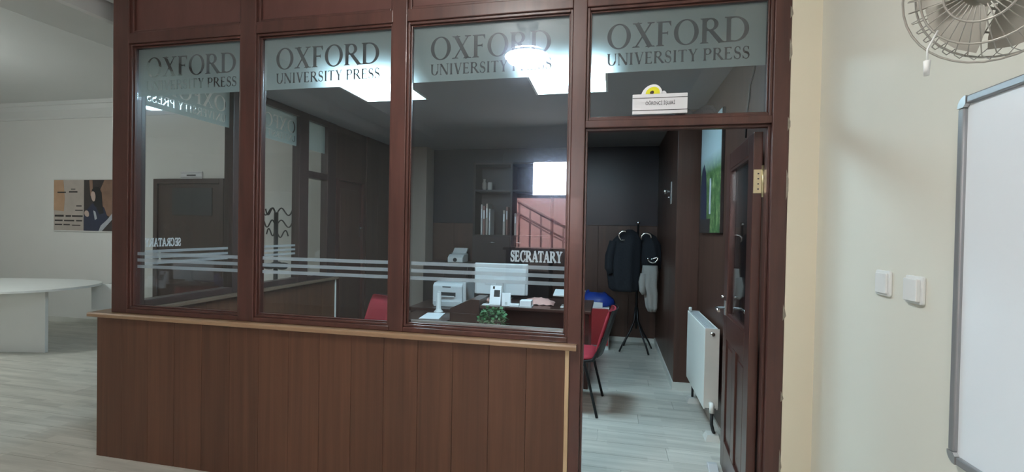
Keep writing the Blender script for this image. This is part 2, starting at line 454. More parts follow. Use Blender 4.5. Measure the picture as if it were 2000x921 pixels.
def letter(ch):
    """(advance, list of sdf functions unioned)"""
    pol = lambda q: (lambda P: sd_poly(P, q))
    def ring(c, rx, ry, wx, wy, x0=None, x1=None, y0=None, y1=None):
        def f(P):
            d = np.maximum(sd_ell(P, c, rx, ry), -sd_ell(P, c, rx - wx, ry - wy))
            if x0 is not None: d = np.maximum(d, x0 - P[..., 0])
            if x1 is not None: d = np.maximum(d, P[..., 0] - x1)
            if y0 is not None: d = np.maximum(d, y0 - P[..., 1])
            if y1 is not None: d = np.maximum(d, P[..., 1] - y1)
            return d
        return f
    def stem(x, top=True, bot=True, e=.09):
        r = [pol(box_(x, x + ST, 0, 1))]
        if bot: r.append(pol(serif(x - e, x + ST + e, 0)))
        if top: r.append(pol(serif(x - e, x + ST + e, 1, False)))
        return r
    if ch == 'O': return 1.0, [ring((.5, .5), .47, .525, .165, .05)]
    if ch == 'I': return .44, stem(.14)
    if ch == 'F': return .68, stem(.10) + [pol(box_(.2, .60, .94, 1)), pol([(.60, .76), (.60, 1), (.50, .95)]), pol(box_(.2, .48, .49, .55)), pol([(.49, .41), (.49, .63), (.42, .52)])]
    if ch == 'E': return .74, stem(.10) + [pol(box_(.2, .60, .94, 1)), pol([(.60, .78), (.60, 1), (.50, .95)]), pol(box_(.2, .50, .49, .55)), pol([(.51, .41), (.51, .63), (.44, .52)]), pol(box_(.2, .62, 0, .06)), pol([(.62, 0), (.67, .25), (.52, .05)])]
    if ch == 'T': return .80, stem(.315, top=False) + [pol(box_(.06, .74, .94, 1)), pol([(.03, .76), (.14, .95), (.06, 1)]), pol([(.77, .76), (.74, 1), (.66, .95)])]
    if ch == 'D': return .98, stem(.10) + [ring((.40, .5), .52, .5, .17, .055, x0=.26), pol(box_(.2, .42, .945, 1)), pol(box_(.2, .42, 0, .055))]
    if ch == 'P': return .76, stem(.10) + [ring((.40, .735), .31, .265, .16, .055, x0=.26), pol(box_(.2, .42, .945, 1)), pol(box_(.2, .42, .47, .525))]
    if ch == 'R': return .90, stem(.10) + [ring((.40, .745), .30, .255, .155, .055, x0=.26), pol(box_(.2, .42, .945, 1)), pol(box_(.2, .42, .49, .545)), pol(seg_((.40, .53), (.80, .02), .15, .17)), pol([(.70, 0), (.95, 0), (.93, .05), (.76, .10)])]
    if ch == 'X': return .94, [pol(seg_((.20, 1), (.74, 0), .17)), pol(seg_((.76, .97), (.18, .03), .06)), pol(serif(.02, .42, 1, False)), pol(serif(.60, .92, 1, False)), pol(serif(.02, .34, 0)), pol(serif(.54, .94, 0))]
    if ch == 'V': return .88, [pol(seg_((.19, 1), (.47, .0), .165)), pol(seg_((.74, 1), (.46, .0), .06)), pol(serif(.0, .38, 1, False)), pol(serif(.60, .88, 1, False))]
    if ch == 'A': return .90, [pol(seg_((.44, 1), (.75, .0), .165)), pol(seg_((.42, .96), (.14, .0), .06)), pol(box_(.26, .62, .30, .36)), pol(serif(.0, .28, 0)), pol(serif(.56, .92, 0))]
    if ch == 'Y': return .86, [pol(seg_((.19, 1), (.46, .45), .155)), pol(seg_((.72, 1), (.46, .45), .06)), pol(box_(.36, .36 + ST, 0, .5)), pol(serif(.26, .62, 0)), pol(serif(.0, .38, 1, False)), pol(serif(.58, .86, 1, False))]
    if ch == 'N': return .98, [pol(box_(.13, .19, 0, 1)), pol(box_(.80, .86, 0, 1)), pol(seg_((.17, .99), (.80, .02), .165)), pol(serif(.02, .30, 0)), pol(serif(.68, .98, 1, False)), pol(serif(.0, .24, 1, False))]
    if ch == 'U': return .94, [pol(box_(.14, .14 + ST, .32, 1)), pol(box_(.77, .83, .32, 1)), ring((.485, .33), .345, .35, .165, .06, y1=.335), pol(box_(.76, .83, .30, .40)), pol(serif(.04, .40, 1, False)), pol(serif(.68, .92, 1, False))]
    if ch == 'C': return .86, [ring((.5, .5), .45, .525, .165, .05, x1=.70), pol([(.70, .66), (.76, .66), (.76, 1.0), (.68, .96)]), pol(seg_((.62, .04), (.82, .22), .05)), pol(seg_((.60, .99), (.72, .94), .06))]
    if ch == 'S':
        pts = []
        for i in range(30):
            t = i / 29.
            if t < .5:
                a = math.radians(20 + (t / .5) * 235); pts.append((.335 + .195 * math.cos(a), .755 + .235 * math.sin(a)))
            else:
                a = math.radians(75 - ((t - .5) / .5) * 235); pts.append((.335 + .215 * math.cos(a), .255 + .245 * math.sin(a)))
        r = []
        for i in range(29):
            q0, q1 = pts[i], pts[i + 1]; t = (i + .5) / 29
            wd = .055 + .115 * math.exp(-((t - .5) / .17) ** 2)
            r.append(pol(seg_(Vector(q0) - (Vector(q1) - Vector(q0)) * .4, Vector(q1) + (Vector(q1) - Vector(q0)) * .4, wd)))
        r += [pol([(.50, .72), (.55, .72), (.55, 1.0), (.49, .93)]), pol([(.10, .0), (.15, .06), (.11, .30), (.06, .30)])]
        return .66, r
    return .36, []
def text_sdf(P, txt, x0, x1, z0, z1, grow=0):
    h = z1 - z0; adv = [letter(c)[0] for c in txt]; k = (x1 - x0) / (sum(adv) * h)
    d = np.full(P.shape[:-1], 1e3); x = x0
    for c, a in zip(txt, adv):
        wd = a * h * k
        sel = (P[..., 0] > x - .3 * h) & (P[..., 0] < x + wd + .3 * h) & (P[..., 1] > z0 - .2 * h) & (P[..., 1] < z1 + .2 * h)
        if sel.any():
            q = P[sel]; q = np.stack([(q[:, 0] - x) / (h * k), (q[:, 1] - z0) / h], -1)
            for f in letter(c)[1]: d[sel] = np.minimum(d[sel], f(q) * h * min(k, 1.0) - grow)
        x += wd
    return d
def march(F, xs, zs):
    """triangulate the region F<0 over a grid; returns 2D verts, faces"""
    V = []; T = []
    nz, nx = F.shape
    ins = F < 0
    full = ins[:-1, :-1] & ins[1:, :-1] & ins[:-1, 1:] & ins[1:, 1:]
    anyi = ins[:-1, :-1] | ins[1:, :-1] | ins[:-1, 1:] | ins[1:, 1:]
    for j in range(nz - 1):
        i = 0
        while i < nx - 1:
            if full[j, i]:
                i0 = i
                while i < nx - 1 and full[j, i]: i += 1
                n = len(V); V += [(xs[i0], zs[j]), (xs[i], zs[j]), (xs[i], zs[j + 1]), (xs[i0], zs[j + 1])]; T.append((n, n + 1, n + 2, n + 3))
            else:
                if anyi[j, i]:
                    c = [(xs[i], zs[j], F[j, i]), (xs[i + 1], zs[j], F[j, i + 1]), (xs[i + 1], zs[j + 1], F[j + 1, i + 1]), (xs[i], zs[j + 1], F[j + 1, i])]
                    poly = []
                    for q in range(4):
                        a, b = c[q], c[(q + 1) % 4]
                        if a[2] < 0: poly.append((a[0], a[1]))
                        if (a[2] < 0) != (b[2] < 0):
                            t = a[2] / (a[2] - b[2]); poly.append((a[0] + t * (b[0] - a[0]), a[1] + t * (b[1] - a[1])))
                    if len(poly) >= 3:
                        n = len(V); V += poly; T.append(tuple(range(n, n + len(poly))))
                i += 1
    return V, T
# one frosted band with OXFORD / UNIVERSITY PRESS cut out of it (coords relative to text centre, z absolute)
TW = .678
bx0, bx1 = -TW / 2 - .02, TW / 2 + .02
gx = np.linspace(bx0, bx1, 290); gz = np.linspace(ZF + .015, ZT - .035, 100)
PG = np.stack(np.meshgrid(gx, gz), -1)
FD = np.minimum(text_sdf(PG, 'OXFORD', -TW / 2, TW / 2, 2.427, 2.549), text_sdf(PG, 'UNIVERSITY PRESS', -TW / 2, TW / 2, 2.343, 2.403))
BV, BT = march(-FD, gx, gz)
def band(x0, x1, xc):
    """2D verts, faces of the film between x0 and x1, text centred at xc"""
    V = list(BV); T = list(BT)
    V = [(a + xc, b) for a, b in V]
    # clip: only use the text block when it fits
    def rect(a, b, c, d):
        n = len(V); V.extend([(a, c), (b, c), (b, d), (a, d)]); T.append((n, n + 1, n + 2, n + 3))
    rect(x0, x1, ZF, gz[0]); rect(x0, x1, gz[-1], ZT)
    rect(x0, xc + bx0, gz[0], gz[-1]); rect(xc + bx1, x1, gz[0], gz[-1])
    return V, T
sx_ = np.linspace(-.16, .16, 200); sz_ = np.linspace(1.315, 1.40, 60)
SG = np.stack(np.meshgrid(sx_, sz_), -1)
SV, STt = march(text_sdf(SG, 'SECRATARY', -.138, .138, 1.333, 1.388, grow=.0018), sx_, sz_)

def film_obj(name, mat, parent, V, T, place):
    mb = MB(); mb.add([place(a, b) for a, b in V], T); return mb.build(name, mat, parent)

STRIPES = ((1.293, 1.313), (1.252, 1.272), (1.211, 1.231))

# ---------------------------------------------------------------- front partition
wf = thing('wall_front', 'mahogany framed glass partition facing the camera', 'partition', kind='structure')
FY0, FY1 = D - .045, D + .045
def frame(x0, x1, z0, z1, nm, y0=FY0, y1=FY1, mat='frame_wood', bev=.004): return B(x0, x1, y0, y1, z0, z1).build(nm, mat, wf, bevel=bev)
POSTS = [(-3.125, -3.002), (-2.179, -2.073), (-1.2, -1.116), (-.211, -.140), (.725, .797)]
TOPZ = HZ
frame(POSTS[0][0], POSTS[0][1], .926, TOPZ, 'corner_post')
frame(*POSTS[1], .926, TOPZ, 'post'); frame(*POSTS[2], .926, TOPZ, 'post')
frame(POSTS[3][0], POSTS[3][1], 0, TOPZ, 'door_post'); frame(POSTS[4][0], POSTS[4][1], 0, TOPZ, 'door_jamb')
GL = [(POSTS[0][1], POSTS[1][0]), (POSTS[1][1], POSTS[2][0]), (POSTS[2][1], POSTS[3][0]), (POSTS[3][1], POSTS[4][0])]
def bead_frame(x0, x1, z0, z1, mat='frame_wood'):
    """stepped bead round an opening, mitred look: four thin strips proud of the glass"""
    for t0, t1, yy in ((0, .014, D - .034), (.014, .022, D - .020)):
        m = MB()
        m.box(x0 + t0, x0 + t1, yy, D - .004, z0 + t0, z1 - t0); m.box(x1 - t1, x1 - t0, yy, D - .004, z0 + t0, z1 - t0)
        m.box(x0 + t1, x1 - t1, yy, D - .004, z0 + t0, z0 + t1); m.box(x0 + t1, x1 - t1, yy, D - .004, z1 - t1, z1 - t0)
        m.build('glazing_bead', mat, wf, bevel=.0025)
for i, (x0, x1) in enumerate(GL):
    frame(x0, x1, ZT + .022, 2.695, 'top_rail')
    # upper timber panel with bead
    B(x0, x1, D - .012, D + .02, 2.695, TOPZ).build('upper_panel', 'panel_red', wf)
    m = MB()
    for a, b, c, d in ((x0, x0 + .02, 2.695, TOPZ), (x1 - .02, x1, 2.695, TOPZ), (x0 + .02, x1 - .02, 2.695, 2.715)):
        m.box(a, b, D - .030, D - .012, c, d)
    m.build('panel_bead', 'frame_wood', wf, bevel=.004)
    zb = ZS if i < 3 else ZB1
    if i < 3: frame(x0, x1, .926, ZS - .022, 'sill_rail')
    else:
        frame(x0, x1, ZB0 + .012, ZB1 - .022, 'transom_bar')
        m = MB(); m.box(x0, x1, D - .02, D + .02, ZB0, ZB0 + .012); m.box(x0, x0 + .012, D - .02, D + .02, 0, ZB0); m.box(x1 - .012, x1, D - .02, D + .02, 0, ZB0)
        m.build('door_stop', 'frame_wood', wf, bevel=.002)
    bead_frame(x0, x1, zb - .022, ZT + .022)
    a, b = x0 + .018, x1 - .018
    g = B(a, b, D - .003, D + .003, zb - .004, ZT + .004).build('glass_pane', 'glass', wf)
    pl = lambda p, q: (p, D + .0042, q)
    xc = {0: -2.585, 1: -1.637, 2: -.66, 3: .295}[i]
    V, T = band(a + .004, b - .004, xc)
    film_obj('frosted_film', 'frosted_film', g, V, T, pl)
    if i < 3:
        for z0, z1 in STRIPES:
            film_obj('stripe', 'stripe_film', g, [(a + .004, z0), (b - .004, z0), (b - .004, z1), (a + .004, z1)], [(0, 1, 2, 3)], pl)
    if i == 2:
        film_obj('lettering', 'letter_film', g, [(p - .387, q) for p, q in SV], STt, pl)
# bright aluminium strip along the bottom of the third pane
B(-1.09, -.235, D + .006, D + .018, ZS - .002, ZS + .010).build('cable_channel', 'aluminium', wf)

# counter below the glass
wc = thing('wall_counter', 'brown plank counter front under the glass with light ledge', 'counter', kind='structure')
B(-3.195, -.222, 2.392, D + .05, 0, .895).build('core', 'counter_wood', wc)
n = 15; wdt = (3.217 - .217) / n
for k in range(n):
    a = -3.217 + k * wdt
    B(a + .0007, a + wdt - .0007, 2.375, 2.392, 0, .895).build('plank', 'counter_wood', wc, bevel=.0012)
B(-.217, -.197, 2.372, 2.40, 0, .895).build('edge_strip', 'raw_edge', wc, bevel=.002)
pl = [(2.345, .900), (2.345, .917), (2.352, .925), (D + .07, .926), (D + .07, .897), (2.35, .897)]
MB().prism(pl[::-1], 0, -3.262, -.160).build('ledge', 'ledge_wood', wc)

# ---------------------------------------------------------------- left side partition of the office
ws = thing('wall_side', 'mahogany framed glass side partition seen through the front panes', 'partition', kind='structure')
SY = [(2.4796, 2.59), (3.34, 3.475), (4.19, 4.335), (4.67, 4.83)]
S0, S1 = SX - .045, SX + .045
for k, (a, b) in enumerate(SY):
    B(S0, S1, a, b, .926, HZ if k == 0 else 2.95).build('post', 'frame_dark', ws, bevel=.004)
SG_ = [(SY[0][1], SY[1][0]), (SY[1][1], SY[2][0]), (SY[2][1], SY[3][0])]
plS = lambda p, q: (SX + .0042, p, q)
for k, (a, b) in enumerate(SG_):
    B(S0, S1, a, b, .926, ZS).build('sill_rail', 'frame_dark', ws, bevel=.004)
    B(S0, S1, a, b, ZT, 2.70).build('top_rail', 'frame_dark', ws, bevel=.004)
    B(SX - .01, SX + .02, a, b, 2.70, 2.95).build('upper_panel', 'panel_red', ws)
    if k == 2:
        B(S0, S1, a, b, ZB0, ZB1).build('transom_bar', 'frame_dark', ws, bevel=.004)
    g = B(SX - .003, SX + .003, a + .001, b - .001, ZS + .001, ZT - .001).build('glass_pane', 'glass_side', ws)
    if k < 2:
        cy = (a + b) / 2
        V, T = band(a + .003, b - .003, 0)
        # text reads left to right from the hall: along -Y when seen from outside
        V = [(2 * cy - p - (0) if False else p, q) for p, q in V] if False else V
        n0 = len(BV)
        V = [((cy - p) if i < n0 else p, q) for i, (p, q) in enumerate(V)]
        # the two side rectangles are rebuilt around the block
        V = V[:n0] + [(a + .003, ZF), (b - .003, ZF), (b - .003, gz[0]), (a + .003, gz[0]), (a + .003, gz[-1]), (b - .003, gz[-1]), (b - .003, ZT), (a + .003, ZT)]
        T = T[:len(BT)] + [(n0, n0 + 1, n0 + 2, n0 + 3), (n0 + 4, n0 + 5, n0 + 6, n0 + 7)]
        nn = len(V)
        V += [(a + .003, gz[0]), (cy + bx0, gz[0]), (cy + bx0, gz[-1]), (a + .003, gz[-1]), (cy + bx1, gz[0]), (b - .003, gz[0]), (b - .003, gz[-1]), (cy + bx1, gz[-1])]
        T += [(nn, nn + 1, nn + 2, nn + 3), (nn + 4, nn + 5, nn + 6, nn + 7)]
        film_obj('frosted_film', 'frosted_film', g, V, T, plS)
    else:
        film_obj('frosted_film', 'frosted_film', g, [(a + .003, ZF), (b - .003, ZF), (b - .003, ZT - .003), (a + .003, ZT - .003)], [(0, 1, 2, 3)], plS)
    if k < 2:
        for z0, z1 in STRIPES:
            film_obj('stripe', 'stripe_film', g, [(a + .003, z0), (b - .003, z0), (b - .003, z1), (a + .003, z1)], [(0, 1, 2, 3)], plS)
    if k == 0:
        film_obj('lettering', 'letter_film', g, [(2.76 - p, q + .005) for p, q in SV], STt, plS)
# low boarded wall under the side glass
B(SX - .04, SX + .03, 2.4856, 4.83, 0, .895).build('core', 'wall_panel', ws)
y = 2.4856
while y < 4.82:
    y1 = min(y + .30, 4.83)
    B(SX + .03, SX + .046, y + .001, y1 - .001, 0, .895).build('plank', 'counter_wood', ws, bevel=.0012)
    B(SX - .056, SX - .04, y + .001, y1 - .001, 0, .895).build('plank', 'counter_wood', ws, bevel=.0012)
    y = y1
B(SX - .085, SX + .085, 2.5056, 4.85, .897, .9255).build('ledge', 'ledge_dark', ws, bevel=.006)
B(SX + .03, SX + .052, 4.83, 4.85, 0, .895).build('edge_strip', 'white_plastic', ws)
# solid rear part beyond the glass
B(SX - .03, SX + .03, 5.44, BB, 0, BZ).build('solid_panel', 'wall_panel', ws)
B(SX - .03, SX + .03, 4.83, 5.44, 2.06, BZ + .29).build('header', 'wall_panel', ws)
y = 5.52
while y < BB - .34:
    y1 = min(y + .30, BB - .33)
    B(SX + .03, SX + .044, y + .001, y1 - .001, 0, BZ).build('wall_board', 'wall_panel', ws, bevel=.0015)
    y = y1

d3 = thing('door_3', 'brown panelled door at the rear of the office side wall', 'door', loc=(SX, 4.86, 0), kind='structure')
B(SX - .02, SX + .02, 4.875, 5.43, .005, 2.04).build('leaf', 'door_wood', d3, bevel=.003)
B(SX + .02, SX + .03, 4.95, 5.36, 1.05, 1.95).build('upper_panel', 'wall_panel', d3, bevel=.006)
B(SX + .02, SX + .03, 4.95, 5.36, .15, .90).build('lower_panel', 'wall_panel', d3, bevel=.006)
m = MB(); m.box(SX - .045, SX + .05, 4.832, 4.874, 0, 2.059); m.box(SX - .045, SX + .05, 5.431, 5.475, 0, 2.059); m.box(SX - .045, SX + .05, 4.874, 5.431, 2.041, 2.059)
m.build('frame', 'frame_wood', d3)
B(SX + .02, SX + .0255, 5.385, 5.42, 1.37, 1.55).build('handle_plate', 'chrome', d3)
MB().tube([(SX + .025, 5.40, 1.49), (SX + .07, 5.40, 1.49), (SX + .07, 5.31, 1.485)], .009).build('lever', 'chrome', d3)

# ---------------------------------------------------------------- office entrance door, standing open
LA, LB_ = Vector((.672, 2.485, 0)), Vector((.722, 3.245, 0))
ang = math.atan2((LB_ - LA).y, (LB_ - LA).x)
d1 = thing('door_1', 'open mahogany door with glass upper pane beside the radiator', 'door', loc=LA, rz=ang, kind='structure')
Wd = (LB_ - LA).length
# local: x along the leaf from hinge, y thickness (positive = towards office), face towards office at y=+0
def L(x0, x1, y0, y1, z0, z1, nm, mat, bev=.003, par=None): return B(x0, x1, y0, y1, z0, z1).build(nm, mat, par or d1, local=True, bevel=bev)
TK = .042
L(0, .115, -TK, 0, .006, 2.0, 'hinge_stile', 'door_wood'); L(Wd - .115, Wd, -TK, 0, .006, 2.0, 'lock_stile', 'door_wood')
L(.115, Wd - .115, -TK, 0, 1.90, 2.0, 'top_rail', 'door_wood'); L(.115, Wd - .115, -TK, 0, .84, .99, 'lock_rail', 'door_wood'); L(.115, Wd - .115, -TK, 0, .006, .20, 'bottom_rail', 'door_wood')
mx = Wd / 2
L(mx - .045, mx + .045, -TK, 0, .20, .84, 'muntin', 'door_wood')
for a, b in ((.115, mx - .045), (mx + .045, Wd - .115)):
    p = L(a, b, -.03, -.012, .20, .84, 'field_panel', 'door_wood', 0)
    L(a + .035, b - .035, -.036, -.006, .24, .80, 'raised_field', 'door_wood', .005, p)
g = L(.115, Wd - .115, -.024, -.018, .99, 1.90, 'glass_pane', 'glass', 0)
m = MB()
for a, b, c, d in ((.115, .13, .99, 1.90), (Wd - .13, Wd - .115, .99, 1.90), (.13, Wd - .13, .99, 1.005), (.13, Wd - .13, 1.885, 1.90)): m.box(a, b, -.018, -.004, c, d)
m.build('glazing_bead', 'frame_wood', d1, local=True)
for s, y0 in ((1, 0), (-1, -TK)):
    pl_ = L(Wd - .085, Wd - .045, y0, y0 + s * .005, .985, 1.075, 'handle_plate', 'aluminium', .001)
    MB().tube([(Wd - .065, y0 + s * .005, 1.03), (Wd - .065, y0 + s * .05, 1.03), (Wd - .08, y0 + s * .055, 1.03), (Wd - .185, y0 + s * .055, 1.025)], .009).build('lever', 'chrome', pl_, local=True)
    MB().lathe([(.008, 0), (.008, .02)], 10).xf(Matrix.Translation((Wd - .065, y0 + s * .004, 1.10)) @ Matrix.Rotation(-s * PI / 2, 4, 'X')).build('key_cylinder', 'chrome', pl_, local=True)
for z in (.17, 1.70):
    h = L(-.007, 0, -TK + .004, -.002, z, z + .115, 'hinge', 'brass', 0)
    MB().tube([(-.007, -TK - .002, z - .02), (-.007, -TK - .002, z + .135)], .0075).build('hinge_pin', 'brass', h, local=True)
    m = MB()
    for q in (.02, .045, .07, .095): m.lathe([(.004, 0), (.004, .001)], 8).xf(Matrix.Identity(4)) if False else m.box(-.0082, -.007, -.026, -.019, z + q - .003, z + q + .003)
    m.build('screw', 'dark_plastic', h, local=True)

# ---------------------------------------------------------------- hall door in the far wall and its plate
d2 = thing('door_2', 'dark brown flat door in the white hall wall', 'door', loc=(-5.74, HB, 0), kind='structure')
x0, x1 = -6.33, -5.165
B(x0 + .07, x1 - .07, HB - .035, HB - .006, .005, 2.055).build('leaf', 'far_door_wood', d2, bevel=.003)
m = MB(); m.box(x0, x0 + .07, HB - .055, HB - .001, 0, 2.125); m.box(x1 - .07, x1, HB - .055, HB - .001, 0, 2.125); m.box(x0 + .07, x1 - .07, HB - .055, HB - .001, 2.055, 2.125)
m.build('frame', 'far_door_wood', d2, bevel=.004)
B(-6.02, -5.36, HB - .042, HB - .035, 1.62, 2.0).build('dark_field', 'dark_plastic', d2, bevel=.003)
B(x0 + .09, x0 + .125, HB - .040, HB - .035, .93, 1.12).build('handle_plate', 'chrome', d2)
MB().tube([(x0 + .108, HB - .04, 1.05), (x0 + .108, HB - .085, 1.05), (x0 + .22, HB - .085, 1.045)], .010).build('lever', 'chrome', d2)
t = thing('name_plate', 'small grey name plate above the dark hall door', 'sign', (-5.73, HB, 2.128))
B(-5.90, -5.55, HB - .02, HB - .001, 2.128, 2.225).build('plate', 'aluminium_white', t, bevel=.003)
m = MB(); m.box(-5.90, -5.55, HB - .022, HB - .02, 2.145, 2.150); m.box(-5.90, -5.55, HB - .022, HB - .02, 2.203, 2.208); m.build('groove', 'ink_grey', t)
m = MB(); m.box(-5.80, -5.65, HB - .022, HB - .02, 2.165, 2.185); m.build('print', 'ink_grey', t)

# ---------------------------------------------------------------- behind the camera: wall with a doorway to a pink stairwell (mirrored in the glass)
wb = thing('wall_behind', 'white wall behind the viewer with doorway to the stairs', 'wall', kind='structure')
DX0, DX1, DZ = -1.62, -.52, 2.05
B(XL, DX0, BH - .12, BH, 0, HZ).build('plaster', 'white_wall', wb); B(DX1, RX, BH - .12, BH, 0, HZ).build('plaster', 'white_wall', wb)
B(DX0, DX1, BH - .12, BH, 2.66, HZ).build('lintel', 'white_wall', wb)
B(DX0, DX1, BH - .10, BH - .02, DZ, 2.10).build('transom_bar', 'frame_wood', wb)
B(DX0, -1.33, BH - .10, BH - .02, 2.10, 2.66).build('transom_panel', 'frame_wood', wb)
B(-.70, DX1, BH - .10, BH - .02, 2.10, 2.66).build('transom_panel', 'frame_wood', wb)
B(-1.33, -.70, BH - .07, BH - .05, 2.10, 2.66).build('transom_window', 'transom_glow', wb)
m = MB(); m.box(DX0 - .06, DX0, BH - .12, BH + .02, 0, 2.66); m.box(DX1, DX1 + .06, BH - .12, BH + .02, 0, 2.66); m.build('door_casing', 'frame_wood', wb)
wst = thing('wall_stairwell', 'pink painted stairwell walls beyond the rear doorway', 'wall', kind='structure')
YS = -5.2
B(-3.6, 1.2, YS - .1, YS, -1.2, 3.6).build('back', 'pink_wall', wst); B(-3.7, -3.6, YS, BH - .12, -1.2, 3.6).build('side', 'pink_wall', wst)
B(1.2, 1.3, YS, BH - .12, -1.2, 3.6).build('side', 'pink_wall', wst); B(-3.6, 1.2, YS, BH - .12, 3.6, 3.7).build('top', 'ceiling_white', wst)
B(-3.6, 1.2, YS, BH - .12, -.1, -.013).build('landing', 'stair_stone', wst)
B(-2.6, -.2, YS + .3, BH - .5, 3.56, 3.598).build('stair_fill_panel', 'stair_fill_glow', wst)  # unseen glowing panel, added to brighten the pink stairwell
sr = thing('stair_railing', 'brown metal stair railing reflected in the glass', 'railing', (-1.3, -4.2, 0))
def rail_z(x): return 2.07 - (x + 1.84) * .525
m = MB().tube([(-2.5, -4.2, rail_z(-2.5)), (-.2, -4.2, rail_z(-.2))], .030); m.build('handrail', 'rail_brown', sr)
MB().tube([(-2.5, -4.2, rail_z(-2.5) - .23), (-.2, -4.2, rail_z(-.2) - .23)], .022).build('middle_rail', 'rail_brown', sr)
MB().tube([(-2.5, -4.2, rail_z(-2.5) - .27), (-.2, -4.2, rail_z(-.2) - .30)], .014).build('middle_rail', 'rail_brown', sr)
for k in range(11):
    x = -2.45 + k * .22
    MB().tube([(x, -4.2, max(.0, rail_z(x) - .98)), (x, -4.2, rail_z(x))], .020, 6).build('baluster', 'rail_brown', sr)
ss = thing('staircase', 'stone stairs climbing behind the brown railing', 'stairs', (-1.3, -4.7, 0))
for k in range(9):
    xa = -.25 - .29 * k
    B(xa - .29, xa, YS + .001, -4.25, 0, .155 * (k + 1)).build('step', 'stair_stone', ss)

t = thing('rear_counter', 'dark wooden counter behind the viewer with a pink notice', 'counter', (-1.05, -2.4, 0))
B(-1.60, -.45, -2.60, -2.22, 0, 1.19).build('body', 'cabinet_wood', t, bevel=.004)
B(-1.64, -.41, -2.64, -2.18, 1.19, 1.225).build('top', 'desk_wood', t, bevel=.004)
B(-1.33, -.93, -2.216, -2.2135, .87, 1.14).build('notice', 'notice_pink', t)
# ---------------------------------------------------------------- lamps
def office_light(xc, yc, label):
    t = thing('ceiling_light', label, 'light', (xc, yc, BZ - .012), group='office ceiling light panels')
    m = MB(); h = .30
    m.box(xc - h, xc + h, yc - h, yc - h + .018, BZ - .012, BZ); m.box(xc - h, xc + h, yc + h - .018, yc + h, BZ - .012, BZ)
    m.box(xc - h, xc - h + .018, yc - h + .018, yc + h - .018, BZ - .012, BZ); m.box(xc + h - .018, xc + h, yc - h + .018, yc + h - .018, BZ - .012, BZ)
    m.build('frame', 'white_metal', t)
    B(xc - h + .018, xc + h - .018, yc - h + .018, yc + h - .018, BZ - .009, BZ - .001).build('diffuser', 'booth_panel_light', t)
office_light(-1.93, 3.66, 'square bright ceiling panel above the red chair on the left')
office_light(-.35, 3.66, 'square bright ceiling panel above the desk near the door')
def hall_lamp(x, y, z, r, mat, label):
    t = thing('ceiling_lamp', label, 'light', (x, y, z), group='hall ceiling lamps')
    MB().lathe([(r * .5, HZ - z), (r * .5, HZ - z - .02), (.02, HZ - z - .03), (.018, .11), (.03, .10), (.03, .085)][::-1], 28, (x, y, z)).build('fitting', 'frame_grey', t)
    MB().lathe([(.01, -.055), (r * .5, -.045), (r * .85, -.01), (r, .03), (r * .85, .06), (r * .5, .08), (.01, .085)], 28, (x, y, z)).build('bowl', mat, t)
    m = MB(); m.tube([((r + .008) * math.cos(2 * PI * k / 32) + x, (r + .008) * math.sin(2 * PI * k / 32) + y, z + .03) for k in range(33)], .010, 8); m.build('rim', 'frame_grey', t)
hall_lamp(-.74, .90, 2.96, .19, 'hall_lamp_glow', 'round bowl ceiling lamp mirrored in the glass pane')
hall_lamp(-6.9, 2.45, 2.72, .17, 'hall_lamp_glow_far', 'round bowl ceiling lamp over the white table')

# ---------------------------------------------------------------- whiteboard, switches, wall fan
t = thing('whiteboard', 'white marker board with grey aluminium frame on the right wall', 'whiteboard', (RX, .85, .90))
yb0, yb1, zb0, zb1 = .22, 1.478, .900, 1.874
B(RX - .012, RX - .002, yb0 + .01, yb1 - .01, zb0 + .01, zb1 - .01).build('board', 'whiteboard', t)
fwid = .022
for a, b, c, d in ((yb0 + .03, yb1 - .03, zb0, zb0 + fwid), (yb0 + .03, yb1 - .03, zb1 - fwid, zb1), (yb1 - fwid, yb1, zb0 + .03, zb1 - .03), (yb0, yb0 + fwid, zb0 + .03, zb1 - .03)):
    B(RX - .022, RX - .001, a, b, c, d).build('frame_bar', 'frame_grey', t, bevel=.004)
for yy, sy in ((yb0, 1), (yb1, -1)):
    for zz, sz in ((zb0, 1), (zb1, -1)):
        poly = []
        for k in range(7):
            a = PI / 2 * k / 6
            poly.append((yy + sy * (.03 - .03 * math.cos(a)), zz + sz * (.03 - .03 * math.sin(a))))
        poly += [(yy + sy * .03, zz + sz * fwid), (yy + sy * fwid, zz + sz * .03)]
        MB().prism(poly, 0, RX - .024, RX - .001).build('corner_cap', 'aluminium', t)
def switch(yc, zc, label, tilt=0):
    t = thing('light_switch', label, 'switch', (RX, yc, zc - .043), group='wall switches')
    h = .043
    def rr(h_, r=.008):
        p = []
        for cx, cy, a0 in ((h_ - r, h_ - r, 0), (-h_ + r, h_ - r, 90), (-h_ + r, -h_ + r, 180), (h_ - r, -h_ + r, 270)):
            for k in range(5):
                a = math.radians(a0 + 22.5 * k); p.append((yc + cx + r * math.cos(a), zc + cy + r * math.sin(a)))
        return p
    MB().prism(rr(h), 0, RX - .009, RX - .0005).build('plate', 'white_plastic', t, bevel=.002)
    o = MB().prism([(a * .76 + yc * .24, b * .8 + zc * .2) for a, b in rr(h, .004)], 0, RX - .016 - tilt, RX - .009).build('rocker', 'white_plastic', t, bevel=.002)
switch(1.835, 1.341, 'small white rocker switch nearer the door')
switch(1.665, 1.338, 'white rocker switch with lifted edge nearer the whiteboard', .005)

